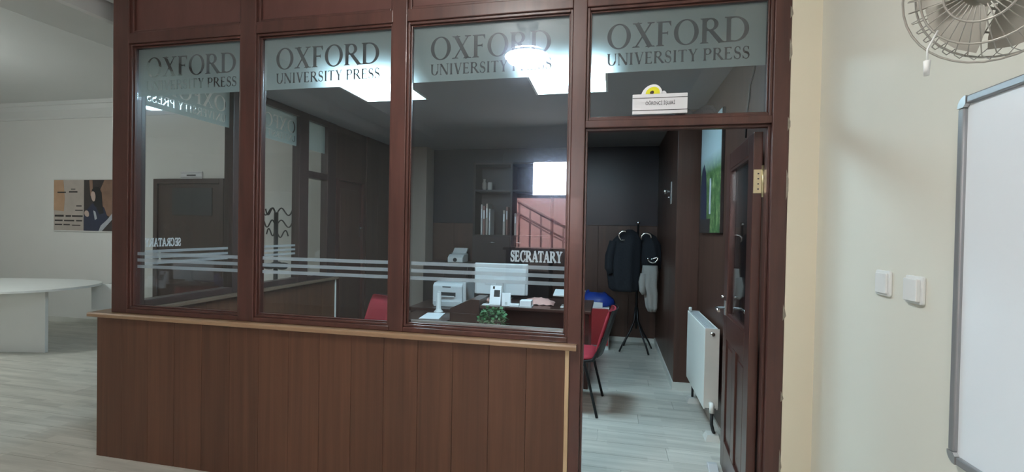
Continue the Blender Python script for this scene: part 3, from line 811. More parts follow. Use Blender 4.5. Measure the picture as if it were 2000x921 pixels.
t = thing('wall_fan', 'grey wall fan with wire guard at the top right', 'fan', (.72, 1.08, 1.99))
ax = Vector((-.72, -.52, -.34)).normalized()
q = ax.to_track_quat('Z', 'Y').to_matrix().to_4x4(); q.translation = (.722, 1.075, 1.992)
R_ = .138
m = MB()
for rr_, zz in ((R_, .0), (R_, .05), (R_ * .72, .068), (R_ * .42, .078), (R_ * .72, -.045), (R_ * .42, -.055)):
    m.tube([(rr_ * math.cos(2 * PI * k / 36), rr_ * math.sin(2 * PI * k / 36), zz) for k in range(37)], .0022, 5)
for k in range(36):
    a = 2 * PI * k / 36; c, s = math.cos(a), math.sin(a)
    m.tube([(.03 * c, .03 * s, .082), (R_ * .5 * c, R_ * .5 * s, .076), (R_ * .9 * c, R_ * .9 * s, .06), (R_ * c, R_ * s, .025), (R_ * .9 * c, R_ * .9 * s, -.03), (.05 * c, .05 * s, -.06)], .0011, 4)
m.xf(q).build('guard', 'fan_cage', t)
m = MB()
for b_ in range(5):
    a0 = 2 * PI * b_ / 5; vs = []
    for i in range(5):
        r = .035 + (R_ * .9 - .035) * i / 4
        for j in range(5):
            a = a0 + (j / 4 - .5) * (1.22 + .1 * math.sin(i / 4 * PI)); vs.append((r * math.cos(a), r * math.sin(a), .012 + (j / 4 - .5) * .035))
    m.add(vs, [(i * 5 + j, (i + 1) * 5 + j, (i + 1) * 5 + j + 1, i * 5 + j + 1) for i in range(4) for j in range(4)], True)
m.xf(q).build('blades', 'fan_grey', t)
MB().lathe([(.035, -.02), (.035, .03), (.02, .04)], 20).xf(q).build('hub', 'fan_grey', t)
MB().lathe([(.04, -.14), (.05, -.13), (.05, -.07), (.03, -.06)], 20).xf(q).build('motor', 'grey_plastic', t)
mp = q @ Vector((0, 0, -.11))
MB().tube([tuple(mp), (RX - .06, mp.y + .02, mp.z + .02), (RX - .03, mp.y + .03, mp.z - .06)], .014).build('arm', 'grey_plastic', t)
B(RX - .035, RX - .001, mp.y - .02, mp.y + .08, mp.z - .16, mp.z + .0).build('bracket', 'grey_plastic', t, bevel=.006)
ck = Vector((.585, 1.045, 1.86))
MB().tube([(.61, 1.06, 1.90), tuple(ck), (.585, 1.045, 1.835)], .0018, 5).build('pull_cord', 'white_plastic', t)
MB().tube([(.585, 1.045, 1.838), (.585, 1.045, 1.81)], [.006, .0045], 8).build('cord_grip', 'white_plastic', t)

# ---------------------------------------------------------------- sign plate, sticker and things on the transom
t = thing('sign_plate', 'silver name plate reading student affairs in Turkish on the transom', 'sign', (.218, D - .03, ZB1))
m = MB(); ys = D - .046
B(.089, .347, ys, ys + .012, ZB1 + .0, 2.178).build('plate', 'aluminium_white', t, bevel=.002)
m.box(.089, .347, ys - .0012, ys + .001, ZB1 + .0165, ZB1 + .0195); m.box(.089, .347, ys - .0012, ys + .001, 2.157, 2.1595); m.build('groove', 'ink_black', t)
cu = bpy.data.curves.new('sign_text', 'FONT'); cu.body = '\u00d6\u011eRENC\u0130 \u0130\u015eLER\u0130'; cu.size = .028; cu.align_x = 'CENTER'; cu.align_y = 'CENTER'; cu.extrude = .0004
tmp = bpy.data.objects.new('tmp', cu); COL.objects.link(tmp)
bpy.context.view_layer.update()
me = bpy.data.meshes.new_from_object(tmp.evaluated_get(bpy.context.evaluated_depsgraph_get()))
bpy.data.objects.remove(tmp)
xs = [v.co.x for v in me.vertices]; kx = .138 / (max(xs) - min(xs))
for v in me.vertices: v.co = Vector((v.co.x * kx + .220 - .218, ys - .0012 - v.co.z - (D - .03), v.co.y * .82 + 2.131 - ZB1))
me.materials.clear(); me.materials.append(MATS['ink_grey'])
o = bpy.data.objects.new('lettering', me); COL.objects.link(o); o.parent = t
# egg sticker
t = thing('egg_sticker', 'white egg shaped sticker with yellow yolk and brown dot', 'sticker', (.185, D - .02, 2.13))
def egg(cx, cz, rx, rz, tilt=.5, n=28):
    p = []
    for k in range(n):
        a = 2 * PI * k / n; x = rx * math.cos(a) * (1 + .12 * math.sin(a)); z = rz * math.sin(a)
        p.append((cx + x * math.cos(tilt) - z * math.sin(tilt), cz + x * math.sin(tilt) + z * math.cos(tilt)))
    return p
yk = D - .028
MB().prism(egg(.183, 2.178, .052, .048, .7), 1, yk, yk + .003).build('white', 'paper', t)
MB().prism(egg(.187, 2.184, .034, .032), 1, yk - .001, yk).build('yolk', 'yellow', t)
MB().prism(egg(.182, 2.189, .010, .0085), 1, yk - .002, yk - .001).build('dot', 'brown_dot', t)
MB().prism(egg(.240, 2.182, .011, .015), 1, yk, yk + .003).build('tab', 'paper', t)
m = MB()
prof = [(.30, 0), (.355, .062), (.40, .035), (.435, .052), (.47, .064), (.50, .052), (.52, .0)]
pts = [(.33, ZB1 + .001)]
pts = [(.30, ZB1 - .02), (.30, ZB1 + .06), (.345, ZB1 + .042), (.385, ZB1 + .018), (.415, ZB1 + .035), (.445, ZB1 + .05), (.475, ZB1 + .045), (.495, ZB1 + .02), (.50, ZB1 - .02)]
single(MB().prism(pts[::-1], 1, D + .012, D + .038), 'cap', 'black_cloth', 'black cloth cap lying on the transom bar behind the glass', 'cap')
cab = single(MB().tube([(.808, 2.98, 2.60), (.808, 3.00, 2.48), (.808, 3.04, 2.44), (.808, 3.09, 2.41), (.808, 3.10, 2.34), (.808, 3.14, 2.26), (.808, 3.16, 2.10)], .005, 6), 'wall_cable', 'black_rubber', 'thin dark cable hanging down the office right wall', 'cable')

# ---------------------------------------------------------------- hall: poster, table, coat stand
t = thing('poster', 'wide poster with orange text side and dark portrait side', 'poster', (-7.6, HB, 1.35))
px0, px1, pz0, pz1 = -8.20, -7.06, 1.352, 2.135; xm = -7.62; yp = HB - .016
B(px0, px1, yp, HB - .001, pz0, pz1).build('board', 'poster_edge', t, bevel=.003)
def pr_(poly, mat, nm, k): return MB().prism(poly, 1, yp - .0012 * k, yp - .0012 * (k - 1)).build(nm, mat, t)
pr_([(px0 + .01, pz0 + .02), (xm, pz0 + .02), (xm, pz1 - .015), (px0 + .01, pz1 - .015)], 'poster_beige', 'text_side', 1)
pr_([(px0 + .01, pz0 + .32), (px0 + .20, pz0 + .30), (px0 + .22, pz1 - .30), (px0 + .19, pz1 - .015), (px0 + .01, pz1 - .015)], 'poster_orange', 'orange_block', 2)
for (a, b, z, h) in ((.08, .24, .575, .018), (.30, .46, .58, .022), (.34, .42, .625, .012), (.44, .54, .375, .016), (.42, .56, .31, .016), (.03, .20, .22, .028), (.24, .34, .22, .025), (.36, .56, .22, .025), (.03, .18, .155, .022), (.21, .40, .155, .02), (.44, .55, .155, .02), (.03, .17, .095, .018), (.20, .32, .095, .018), (.36, .52, .09, .014)):
    pr_([(px0 + a, pz0 + z), (px0 + b, pz0 + z), (px0 + b, pz0 + z + h), (px0 + a, pz0 + z + h)], 'poster_dark', 'print_line', 3)
pr_([(xm, pz0 + .02), (px1 - .015, pz0 + .02), (px1 - .015, pz1 - .015), (xm, pz1 - .015)], 'poster_dark', 'photo_side', 1)
pr_([(-7.30, pz0 + .30), (px1 - .02, pz0 + .20), (px1 - .02, pz1 - .02), (-7.24, pz1 - .02), (-7.34, pz1 - .2)], 'poster_tan', 'backdrop', 2)
pr_([(-7.52, pz1 - .02), (-7.46, pz1 - .02), (-7.45, pz1 - .25), (-7.50, pz1 - .25)], 'poster_tan', 'pillar', 2)
pr_([(-7.62, pz0 + .02), (-7.30, pz0 + .02), (-7.17, pz0 + .20), (-7.24, pz0 + .36), (-7.33, pz0 + .42), (-7.46, pz0 + .42), (-7.56, pz0 + .33), (-7.62, pz0 + .22)], 'poster_navy', 'figure_clothes', 3)
pr_([(-7.47, pz0 + .62), (-7.42, pz0 + .67), (-7.34, pz0 + .66), (-7.29, pz0 + .58), (-7.27, pz0 + .40), (-7.25, pz0 + .28), (-7.33, pz0 + .26), (-7.38, pz0 + .36), (-7.43, pz0 + .40)], 'poster_black', 'figure_hair', 4)
pr_(egg(-7.440, pz0 + .525, .040, .075, .15), 'poster_skin', 'figure_face', 5)
pr_(egg(-7.56, pz0 + .27, .04, .05, .6), 'poster_skin', 'figure_hand', 4)
pr_([(-7.34, pz0 + .02), (-7.28, pz0 + .02), (-7.08, pz0 + .20), (-7.08, pz0 + .29), (-7.18, pz0 + .19), (-7.30, pz0 + .10)], 'poster_white', 'white_sheet', 4)
pr_([(-7.44, pz0 + .32), (-7.40, pz0 + .30), (-7.37, pz0 + .20), (-7.41, pz0 + .18)], 'poster_white', 'white_emblem', 4)

t = thing('conference_table', 'white boat-shaped conference table standing in the hall', 'table', (-7.3, 3.95, 0), rz=0)
top = []
for k in range(40):
    a = 2 * PI * k / 40; c, s = math.cos(a), math.sin(a)
    top.append((-7.35 + 1.35 * math.copysign(abs(c) ** .55, c), 4.02 + .66 * math.copysign(abs(s) ** .9, s)))
def rot(p, a=math.radians(13), c=(-7.35, 4.02)):
    x, y = p[0] - c[0], p[1] - c[1]; return (c[0] + x * math.cos(a) - y * math.sin(a), c[1] + x * math.sin(a) + y * math.cos(a))
top = [rot(p) for p in top]
MB().prism(top, 2, .722, .75).build('top', 'table_white', t, bevel=.004)
def slab(x, y, hx, hy, nm, z1=.722, z0=0):
    pts = [rot((x - hx, y - hy)), rot((x + hx, y - hy)), rot((x + hx, y + hy)), rot((x - hx, y + hy))]
    MB().prism(pts, 2, z0, z1).build(nm, 'table_white', t, bevel=.004)
slab(-6.60, 3.87, .30, .02, 'front_panel'); slab(-6.75, 4.05, .02, .14, 'leg_panel')
slab(-8.38, 4.02, .015, .40, 'leg_panel')
slab(-7.6, 3.85, .66, .012, 'modesty_panel', z0=.25)
slab(-6.05, 4.42, .22, .012, 'end_apron', z0=.40)
t2 = [rot((-6.1, 4.5))]
MB().tube([(t2[0][0], t2[0][1], 0), (t2[0][0], t2[0][1], .72)], .02, 10).build('end_leg', 'frame_grey', t)

def s_hook(m, base, ang, L_=.22, H_=.06, r=.009):
    c, s = math.cos(ang), math.sin(ang)
    pts = []
    for k in range(17):
        u = k / 16
        x = .02 + L_ * u; z = H_ * math.sin(2 * PI * (u * 1.02)) * (1.0 if u < .5 else .9) + (H_ * .5 * max(0, u - .85) / .15)
        pts.append((base[0] + x * c, base[1] + x * s, base[2] + z))
    m.tube(pts, r, 6)
cs = thing('coat_stand', 'dark coat stand with curved hooks in the hall behind the side glass', 'coat stand', (-3.98, 4.95, 0))
bx, by = -3.98, 4.95
MB().tube([(bx, by, .02), (bx, by, 1.66)], .026, 10).build('pole', 'wood_rack', cs)
for k, (z, a, L_) in enumerate(((1.665, 0.1, .19), (1.665, PI * .97, .19), (1.665, PI * 1.5, .16), (1.52, .05, .20), (1.52, PI * 1.45, .15), (1.42, PI * .98, .12), (1.40, .35, .12))):
    m = MB(); s_hook(m, (bx, by, z), a, L_, .045 if k < 5 else -.045, .008); m.build('hook', 'wood_rack', cs)
for k in range(4):
    a = PI / 4 + PI / 2 * k
    MB().tube([(bx + .03 * math.cos(a), by + .03 * math.sin(a), .30), (bx + .12 * math.cos(a), by + .12 * math.sin(a), .22), (bx + .24 * math.cos(a), by + .24 * math.sin(a), .06), (bx + .30 * math.cos(a), by + .30 * math.sin(a), .015)], .015, 8).build('leg', 'wood_rack', cs)
m = MB()
for k in range(6):
    a = k * 1.05; m.sphere((bx + .09 * math.cos(a), by + .09 * math.sin(a), 1.00 + .012 * (k % 3)), .06, 8, 6, (1.2, 1, .6))
m.build('hat_ring', 'wood_rack', cs)

# ---------------------------------------------------------------- office furniture
# desk
t = thing('office_desk', 'dark mahogany office desk with left return', 'desk', (-.8, 4.8, 0))
B(-1.25, -.17, 4.42, 5.15, .72, .75).build('top', 'desk_wood', t, bevel=.004)
B(-1.19, -.24, 4.52, 4.54, .12, .72).build('modesty_panel', 'desk_wood', t)
B(-1.23, -1.19, 4.47, 5.12, 0, .72).build('side_panel', 'desk_wood', t); B(-.23, -.19, 4.47, 5.12, 0, .72).build('side_panel', 'desk_wood', t)
t = thing('side_table', 'dark return table beside the desk carrying the printer', 'table', (-1.85, 5.2, 0))
B(-2.25, -1.43, 4.95, 5.62, .56, .60).build('top', 'desk_wood', t, bevel=.004)
for a, b in ((-2.23, -2.19), (-1.49, -1.45)): B(a, b, 4.98, 5.58, 0, .56).build('side_panel', 'desk_wood', t)
# raised pedestal block left of the desk
t = thing('desk_pedestal', 'dark drawer pedestal at the left end of the desk', 'cabinet', (-1.58, 4.6, 0))
pg = [(-1.57, .02), (-1.262, .02), (-1.262, .80), (-1.36, .80), (-1.57, .70)]
MB().prism(pg[::-1], 1, 4.45, 4.80).build('body', 'desk_wood', t, bevel=.004)
for z in (.10, .32, .52):
    B(-1.54, -1.29, 4.436, 4.45, z, z + .18 if z < .5 else .66).build('drawer', 'desk_wood', t, bevel=.002)
# monitor from behind
t = thing('computer_monitor', 'light grey back of a computer monitor on the desk', 'monitor', (-1.12, 4.85, .75))
mx_, my_ = -1.155, 4.90
B(mx_ - .295, mx_ + .295, my_, my_ + .03, .80, 1.135).build('screen_shell', 'light_grey_plastic', t, bevel=.008)
pb = [(mx_ - .27, .80), (mx_ + .27, .80), (mx_ + .285, 1.09), (mx_ - .285, 1.09)]
MB().prism(pb, 1, my_ - .022, my_).build('back_cover', 'light_grey_plastic', t, bevel=.008)
B(mx_ - .285, mx_ + .285, my_ - .010, my_, 1.095, 1.118).build('top_band', 'white_plastic', t, bevel=.004)
MB().prism(egg(mx_ - .02, 1.02, .055, .020, 0), 1, my_ - .0245, my_ - .022).build('badge', 'grey_plastic', t)
B(mx_ - .17, mx_ - .10, my_ - .0245, my_ - .022, .90, .92).build('port_cover', 'grey_plastic', t)
MB().prism([(mx_ - .05, .757), (mx_ + .05, .757), (mx_ + .035, .95), (mx_ - .035, .95)], 1, my_ - .06, my_ - .022).build('stand', 'grey_plastic', t, bevel=.004)
B(mx_ - .12, mx_ + .12, my_ - .09, my_ + .12, .7505, .762).build('foot', 'grey_plastic', t, bevel=.004)
# printer
t = thing('laser_printer', 'grey white laser printer left of the monitor', 'printer', (-1.82, 5.28, .60))
pa = [(5.12, .61), (5.50, .61), (5.50, .89), (5.16, .87), (5.12, .84)]
MB().prism(pa, 0, -2.02, -1.66).build('body', 'light_grey_plastic', t, bevel=.012)
B(-1.66, -1.62, 5.14, 5.48, .62, .885).build('side_cover', 'light_grey_plastic', t, bevel=.008)
B(-1.94, -1.74, 5.105, 5.125, .72, .765).build('paper_slot', 'dark_plastic', t)
B(-1.93, -1.75, 5.095, 5.118, .715, .725).build('tray', 'light_grey_plastic', t)
B(-1.90, -1.80, 5.117, 5.122, .82, .832).build('badge', 'dark_plastic', t)
B(-2.0, -1.68, 5.10, 5.13, .6025, .66).build('paper_drawer', 'grey_plastic', t, bevel=.004)
# low cabinet and label printer / fax on top
t = thing('low_cabinet', 'low dark cabinet against the back wall left of the bookcase', 'cabinet', (-2.2, 6.35, 0))
B(-2.55, -1.90, 6.10, 6.55, 0, 1.03).build('body', 'cabinet_wood', t, bevel=.003)
for a, b in ((-2.54, -2.23), (-2.22, -1.91)):
    d = B(a, b, 6.082, 6.10, .06, 1.0).build('door', 'cabinet_wood', t, bevel=.002)
t = thing('fax_machine', 'small white fax machine with raised tray on low cabinet', 'machine', (-2.11, 6.25, 1.03))
MB().prism([(6.16, 1.032), (6.42, 1.032), (6.42, 1.15), (6.22, 1.14), (6.16, 1.10)], 0, -2.22, -2.0).build('body', 'white_plastic', t, bevel=.010)
B(-2.235, -2.02, 6.36, 6.40, 1.15, 1.155).build('hinge', 'grey_plastic', t)
MB().prism([(6.36, 1.145), (6.40, 1.145), (6.50, 1.22), (6.46, 1.225)], 0, -2.22, -2.02).build('paper_tray', 'white_plastic', t)
MB().lathe([(.028, 0), (.026, .012)], 16).xf(Matrix.Translation((-2.11, 6.16, 1.07)) @ Matrix.Rotation(PI / 2, 4, 'X')).build('dial', 'dark_plastic', t)
# bookcase
t = thing('bookcase', 'tall dark bookcase with silver handles against the back wall', 'bookcase', (-1.3, 6.4, 0))
bx0_, bx1_ = -1.88, -.80
for a, b in ((bx0_, bx0_ + .03), (bx1_ - .03, bx1_), (-1.355, -1.325)): B(a, b, 6.22, 6.56, 0, 2.42).build('side_panel', 'cabinet_wood', t)
B(bx0_ + .03, bx1_ - .03, 6.545, 6.565, 0, 2.42).build('back_panel', 'cabinet_wood', t)
for z in (.08, 1.40, 2.02, 2.39):
    for a, b in ((bx0_ + .03, -1.355), (-1.325, bx1_ - .03)): B(a, b, 6.23, 6.545, z, z + .025).build('shelf', 'cabinet_wood', t)
for k, (a, b) in enumerate(((bx0_ + .002, -1.341), (-1.339, bx1_ - .002))):
    d = B(a, b, 6.20, 6.22, .09, 1.405).build('door', 'cabinet_wood', t, bevel=.002)
    hx = b - .30 if k == 0 else a + .06
    MB().tube([(hx, 6.20, 1.325), (hx, 6.18, 1.325), (hx + .085, 6.18, 1.325), (hx + .085, 6.20, 1.325)], .007, 6).build('handle', 'chrome', d)
books = [(-1.77, .022, .42, 'book_c'), (-1.735, .03, .40, 'book_b'), (-1.695, .028, .43, 'book_a'), (-1.655, .022, .36, 'book_c'), (-1.45, .03, .34, 'book_a'), (-1.41, .022, .39, 'book_b'), (-1.29, .03, .30, 'book_a')]
cn = {'book_a': 'beige', 'book_b': 'reddish', 'book_c': 'pale grey'}
where = ['first from the left', 'second from the left', 'third from the left', 'fourth from the left', 'left of the centre upright', 'touching the centre upright', 'just right of the centre upright']
for (x, w_, h_, mt), wh in zip(books, where):
    o = thing('binder', cn[mt] + ' upright binder on the middle bookcase shelf, ' + wh, 'binder', (x, 6.38, 1.425), group='binders on the bookcase shelf')
    B(x - w_ / 2, x + w_ / 2, 6.27, 6.50, 1.4252, 1.425 + h_).build('cover', mt, o, bevel=.002)
    B(x - w_ * .3, x + w_ * .3, 6.268, 6.27, 1.425 + h_ * .55, 1.425 + h_ * .85).build('spine_label', 'paper', o)
single(MB().lathe([(.02, 0), (.035, .03), (.032, .10), (.015, .13), (.02, .16)], 14, (-1.76, 6.36, 2.0453)), 'vase', 'book_a', 'small beige vase on the top bookcase shelf', 'vase')
single(MB().lathe([(.025, 0), (.034, .015), (.034, .10), (.028, .115)], 14, (-1.68, 6.36, 2.0453)), 'jar', 'book_c', 'small pale jar beside the vase on the top shelf', 'jar')
# things on the desk
def prop_card(name, x, y, w_, h_, lean, label, cat, extra=None):
    t = thing(name, label, cat, (x, y, .7505))
    pts = [(y, .7505), (y + .055, .7505), (y + .055 + lean * .3, .7505 + .006), (y + lean + .012, .7505 + h_), (y + lean, .7505 + h_)]
    MB().prism(pts, 0, x - w_ / 2, x + w_ / 2).build('card', 'paper', t, bevel=.002)
    return t
t = prop_card('phone_box', -1.12, 4.50, .115, .185, .05, 'tall white leaning phone display card with dark phone picture', 'display card')
yy = 4.50
MB().prism([(4.522, .83), (4.5395, .895), (4.5375, .895), (4.520, .83)][::-1], 0, -1.135, -1.075).build('phone_picture', 'dark_plastic', t)
MB().prism([(4.5415, .905), (4.546, .93), (4.544, .93), (4.539, .905)][::-1], 0, -1.15, -1.13).build('logo', 'dark_plastic', t)
t = prop_card('picture_card', -1.00, 4.47, .085, .125, .02, 'small white card with grey mark right of the phone display', 'card')
MB().prism([(4.4715, .765), (4.4755, .79), (4.4735, .79), (4.4695, .765)][::-1], 0, -1.01, -.985).build('mark', 'grey_plastic', t)
t = thing('note_cube', 'block of white note paper on the desk front edge', 'notepad', (-.80, 4.5, .7505))
B(-.855, -.745, 4.44, 4.55, .7505, .815).build('pad', 'paper', t, bevel=.003)
B(-.862, -.738, 4.434, 4.556, .7503, .763).build('holder', 'grey_plastic', t)
single(B(-.96, -.87, 4.45, 4.51, .7502, .775), 'card_stack', 'paper', 'flat stack of white cards beside the note cube', 'cards', bevel=.002)
single(B(-1.24, -1.17, 4.46, 4.52, .7502, .757), 'note_slip', 'paper', 'small white note left of the phone display card', 'note')
t = thing('tablet_stand', 'white tilted tablet on a pedestal at the right of the desk', 'tablet', (-.40, 4.6, .7505))
B(-.47, -.30, 4.52, 4.68, .7505, .765).build('base', 'white_plastic', t, bevel=.004)
MB().tube([(-.385, 4.6, .764), (-.385, 4.6, .87)], .014, 10).build('neck', 'white_plastic', t)
MB().prism([(4.50, .865), (4.70, .895), (4.70, .912), (4.50, .882)], 0, -.54, -.24).build('screen', 'light_grey_plastic', t, bevel=.003)
t = thing('reflection_patch', 'pinkish shape on the desk imitating a reflection in the glass', 'reflection', (-.74, 4.7, .7505))  # pink reflection in the pane, modelled as a shape on the desk
m = MB(); n_ = 14
vs = []
for i in range(n_ + 1):
    for j in range(7):
        vs.append((-.88 + .33 * i / n_, 4.62 + .22 * j / 6, .757 + .055 * math.sin(PI * i / n_) ** .6 * math.sin(PI * j / 6) ** .6 + .006 * math.sin(i * 2.1 + j)))
fs = [(i * 7 + j, (i + 1) * 7 + j, (i + 1) * 7 + j + 1, i * 7 + j + 1) for i in range(n_) for j in range(6)]
m.add(vs, fs, True); m.build('reflection_surface', 'skin_pink', t)
t.name = 'pink_reflection'
t = thing('desk_mouse', 'pale computer mouse at the left of the monitor', 'mouse', (-1.20, 4.62, .7505))
MB().sphere((-1.20, 4.62, .778), .05, 12, 8, (.65, 1.0, .54)).build('shell', 'skin_pink', t)
B(-1.203, -1.197, 4.575, 4.595, .795, .802).build('wheel', 'dark_plastic', t)
# side table front left with paper and white cylinder
t = thing('coffee_table', 'dark low table with white paper in the left corner', 'table', (-1.98, 4.68, 0))
B(-2.14, -1.60, 4.40, 4.93, .545, .575).build('top', 'desk_wood', t, bevel=.004)
for a in (-2.12, -1.65):
    for b in (4.42, 4.88): B(a, a + .03, b, b + .03, 0, .545).build('leg', 'desk_wood', t)
single(MB().prism([(-1.904, 4.46), (-1.70, 4.49), (-1.755, 4.82), (-1.945, 4.79)], 2, .5755, .581), 'paper_sheet', 'paper', 'white sheet of paper on the low left table', 'paper')
t = thing('white_canister', 'slim white cylinder with flared foot on low table', 'canister', (-1.85, 4.875, .5755))
MB().lathe([(.055, 0), (.05, .012), (.03, .03), (.026, .045), (.026, .215), (.024, .22)], 20, (-1.85, 4.875, .5755)).build('body', 'white_plastic', t)
MB().lathe([(.022, .22), (.022, .232), (.008, .236)], 16, (-1.85, 4.875, .5755)).build('cap', 'white_plastic', t)
# plant on a small table before the desk
t = thing('plant_table', 'small dark table carrying the green plant before the desk', 'table', (-1.12, 3.85, 0))
B(-1.40, -.85, 3.60, 4.10, .47, .50).build('top', 'desk_wood', t, bevel=.004)
for a in (-1.38, -.90):
    for b in (3.62, 4.05): B(a, a + .03, b, b + .03, 0, .47).build('leg', 'desk_wood', t)
t = thing('potted_plant', 'bushy green pot plant with one white flower before the desk', 'plant', (-.985, 3.9, .5005))
MB().lathe([(.055, 0), (.075, .10), (.08, .11), (.07, .11)], 18, (-.985, 3.9, .5005)).build('pot', 'terracotta', t)
random.seed(11)
MB().tube([(-.985, 3.9, .60), (-.985, 3.9, .74)], .006, 6).build('stem', 'leaf', t)
lm = MB()
for k in range(520):
    a = random.uniform(0, 2 * PI); b = random.uniform(-.3, 1.4); r = random.uniform(.03, .12)
    c = Vector((-.985 + r * math.cos(a) * math.cos(b) * .95, 3.9 + r * math.sin(a) * math.cos(b),   .72 + r * math.sin(b) * .95))
    d = Vector((math.cos(a + random.uniform(-.6, .6)), math.sin(a), random.uniform(-.6, .6))).normalized()
    n = d.cross(Vector((random.uniform(-1, 1), random.uniform(-1, 1), 1))).normalized(); l = random.uniform(.026, .048); wv = l * .38
    lm.add([c, c + d * l * .5 + n * wv, c + d * l, c + d * l * .5 - n * wv], [(0, 1, 2, 3)])
lm.build('foliage', 'leaf', t, kind='stuff')
m = MB()
for k in range(6):
    a = k * PI / 3; m.sphere((-1.03 + .011 * math.cos(a), 3.80, .640 + .011 * math.sin(a)), .009, 8, 6, (1, .5, 1))
m.build('flower', 'petal', t)

# chairs
def chair(label, x, y, rz):
    t = thing('visitor_chair', label, 'chair', (x, y, 0), rz, group='red visitor chairs')
    # local: faces +X; backrest at -X
    def bent(x0, x1, hw, z0, dz, nx=10, ny=8, thick=.05, r=.06):
        pass
    # seat cushion: rounded slab with slight dish
    m = MB(); nx, ny = 10, 10; vs = []
    def sq(u): return math.copysign(abs(u) ** .35, u)
    for zt in (0, 1):
        for i in range(nx + 1):
            for j in range(ny + 1):
                u, v = i / nx * 2 - 1, j / ny * 2 - 1
                edge = max(abs(u), abs(v)) ** 6
                zz = .485 - .02 * edge - .012 * (1 - v * v) * (1 - u * u) if zt else .435 + .02 * edge
                k = 1 - .10 * (abs(u) * abs(v)) ** 3
                vs.append((u * .225 * k, v * .235 * k, zz))
    o_ = (nx + 1) * (ny + 1); fs = []
    for i in range(nx):
        for j in range(ny):
            a = i * (ny + 1) + j; q_ = (a, a + ny + 1, a + ny + 2, a + 1)
            fs.append(tuple(q + o_ for q in q_)); fs.append(q_[::-1])
    for i in range(nx):
        for (j, fl_) in ((0, 0), (ny, 1)):
            a, b = i * (ny + 1) + j, (i + 1) * (ny + 1) + j; f = (a, b, b + o_, a + o_); fs.append(f[::-1] if fl_ else f)
    for j in range(ny):
        for (i, fl_) in ((0, 1), (nx, 0)):
            a, b = i * (ny + 1) + j, i * (ny + 1) + j + 1; f = (a, b, b + o_, a + o_); fs.append(f[::-1] if fl_ else f)
    m.add(vs, fs, True); m.build('seat', 'red_fabric', t, local=True)
    def back(off, th, s, nm, mat):
        m = MB(); nx, nz = 8, 8; vs = []
        for side in (0, 1):
            for i in range(nx + 1):
                for j in range(nz + 1):
                    v, w_ = i / nx * 2 - 1, j / nz * 2 - 1
                    hw = .215 * s * (1 - .10 * max(0, w_) ** 2 * 1) * (1 - .06 * (abs(v) * abs(w_)) ** 4)
                    z = .665 + w_ * .185 * s
                    x = -.235 - (z - .45) * .30 + .035 * (v * v) - .035 + off + (th if side else 0) * (1 - .6 * max(abs(v), abs(w_)) ** 6)
                    vs.append((x, v * hw, z))
        o_ = (nx + 1) * (nz + 1); fs = []
        for i in range(nx):
            for j in range(nz):
                a = i * (nz + 1) + j; q_ = (a, a + nz + 1, a + nz + 2, a + 1); fs.append(tuple(q + o_ for q in q_)); fs.append(q_[::-1])
        for i in range(nx):
            for j in (0, nz):
                a, b = i * (nz + 1) + j, (i + 1) * (nz + 1) + j; fs.append((a, b, b + o_, a + o_))
        for j in range(nz):
            for i in (0, nx):
                a, b = i * (nz + 1) + j, i * (nz + 1) + j + 1; fs.append((a, b, b + o_, a + o_))
        m.add(vs, fs, True); m.build(nm, mat, t, local=True)
    back(0, .04, 1, 'backrest', 'red_fabric'); back(-.016, .014, 1.04, 'back_shell', 'dark_plastic')
    for s in (-1, 1):
        MB().tube([(.17, s * .225, .44), (.20, s * .235, .42), (.215, s * .245, .36), (.26, s * .265, 0.004)], .0115, 8).build('leg', 'black_metal', t, local=True)
        MB().tube([(-.12, s * .225, .44), (-.16, s * .24, .42), (-.18, s * .245, .36), (-.27, s * .26, 0.004)], .0115, 8).build('leg', 'black_metal', t, local=True)
        MB().tube([(.17, s * .225, .432), (-.12, s * .225, .432), (-.225, s * .215, .45), (-.262, s * .205, .52), (-.30, s * .20, .64)], [.0115, .0115, .013, .013, .010], 8).build('side_rail', 'black_metal', t, local=True)
    return t
chair('red upholstered visitor chair standing in the open doorway', -.335, 4.075, PI - .07)
chair('red upholstered visitor chair behind the second pane on the left', -2.30, 3.78, math.radians(235))

# red fronted cabinet, blue bag, white box
t = thing('red_cabinet', 'low white cabinet with red front behind the chair', 'cabinet', (-.2, 6.1, 0))
B(-.40, -.005, 6.02, 6.40, .0, .535).build('body', 'white_plastic', t, bevel=.003)
B(-.385, -.012, 6.004, 6.02, .06, .523).build('red_front', 'red_laminate', t, bevel=.002)
t = thing('blue_bag', 'crumpled blue plastic bag on the low red cabinet', 'bag', (-.14, 6.2, .5355))
m = MB(); vs = []; random.seed(5); ns, nr = 18, 8
for i in range(nr):
    z = i / (nr - 1)
    for k in range(ns):
        a = 2 * PI * k / ns; r = (1 - .55 * z ** 2.2) * (1 + .10 * math.sin(3 * a + 5 * z) + .06 * random.uniform(-1, 1))
        vs.append((-.165 + .225 * r * math.cos(a), 6.21 + .15 * r * math.sin(a), .537 + .160 * z * (1 + .10 * math.sin(2 * a + 1))))
fs = [(i * ns + k, i * ns + (k + 1) % ns, (i + 1) * ns + (k + 1) % ns, (i + 1) * ns + k) for i in range(nr - 1) for k in range(ns)]
m.add(vs, fs, True); m.f += [tuple(range((nr - 1) * ns, nr * ns)), tuple(range(ns))[::-1]]; m.sm += [True, False]
m.build('body', 'blue_plastic', t)
MB().tube([(-.26, 6.20, .665), (-.275, 6.19, .70), (-.29, 6.18, .715)], [.03, .018, .03], 8).build('knot', 'blue_plastic', t)
single(B(-.24, -.09, 6.015, 6.04, .5355, .60), 'white_box', 'paper', 'small white box standing before the blue bag', 'box', bevel=.002)

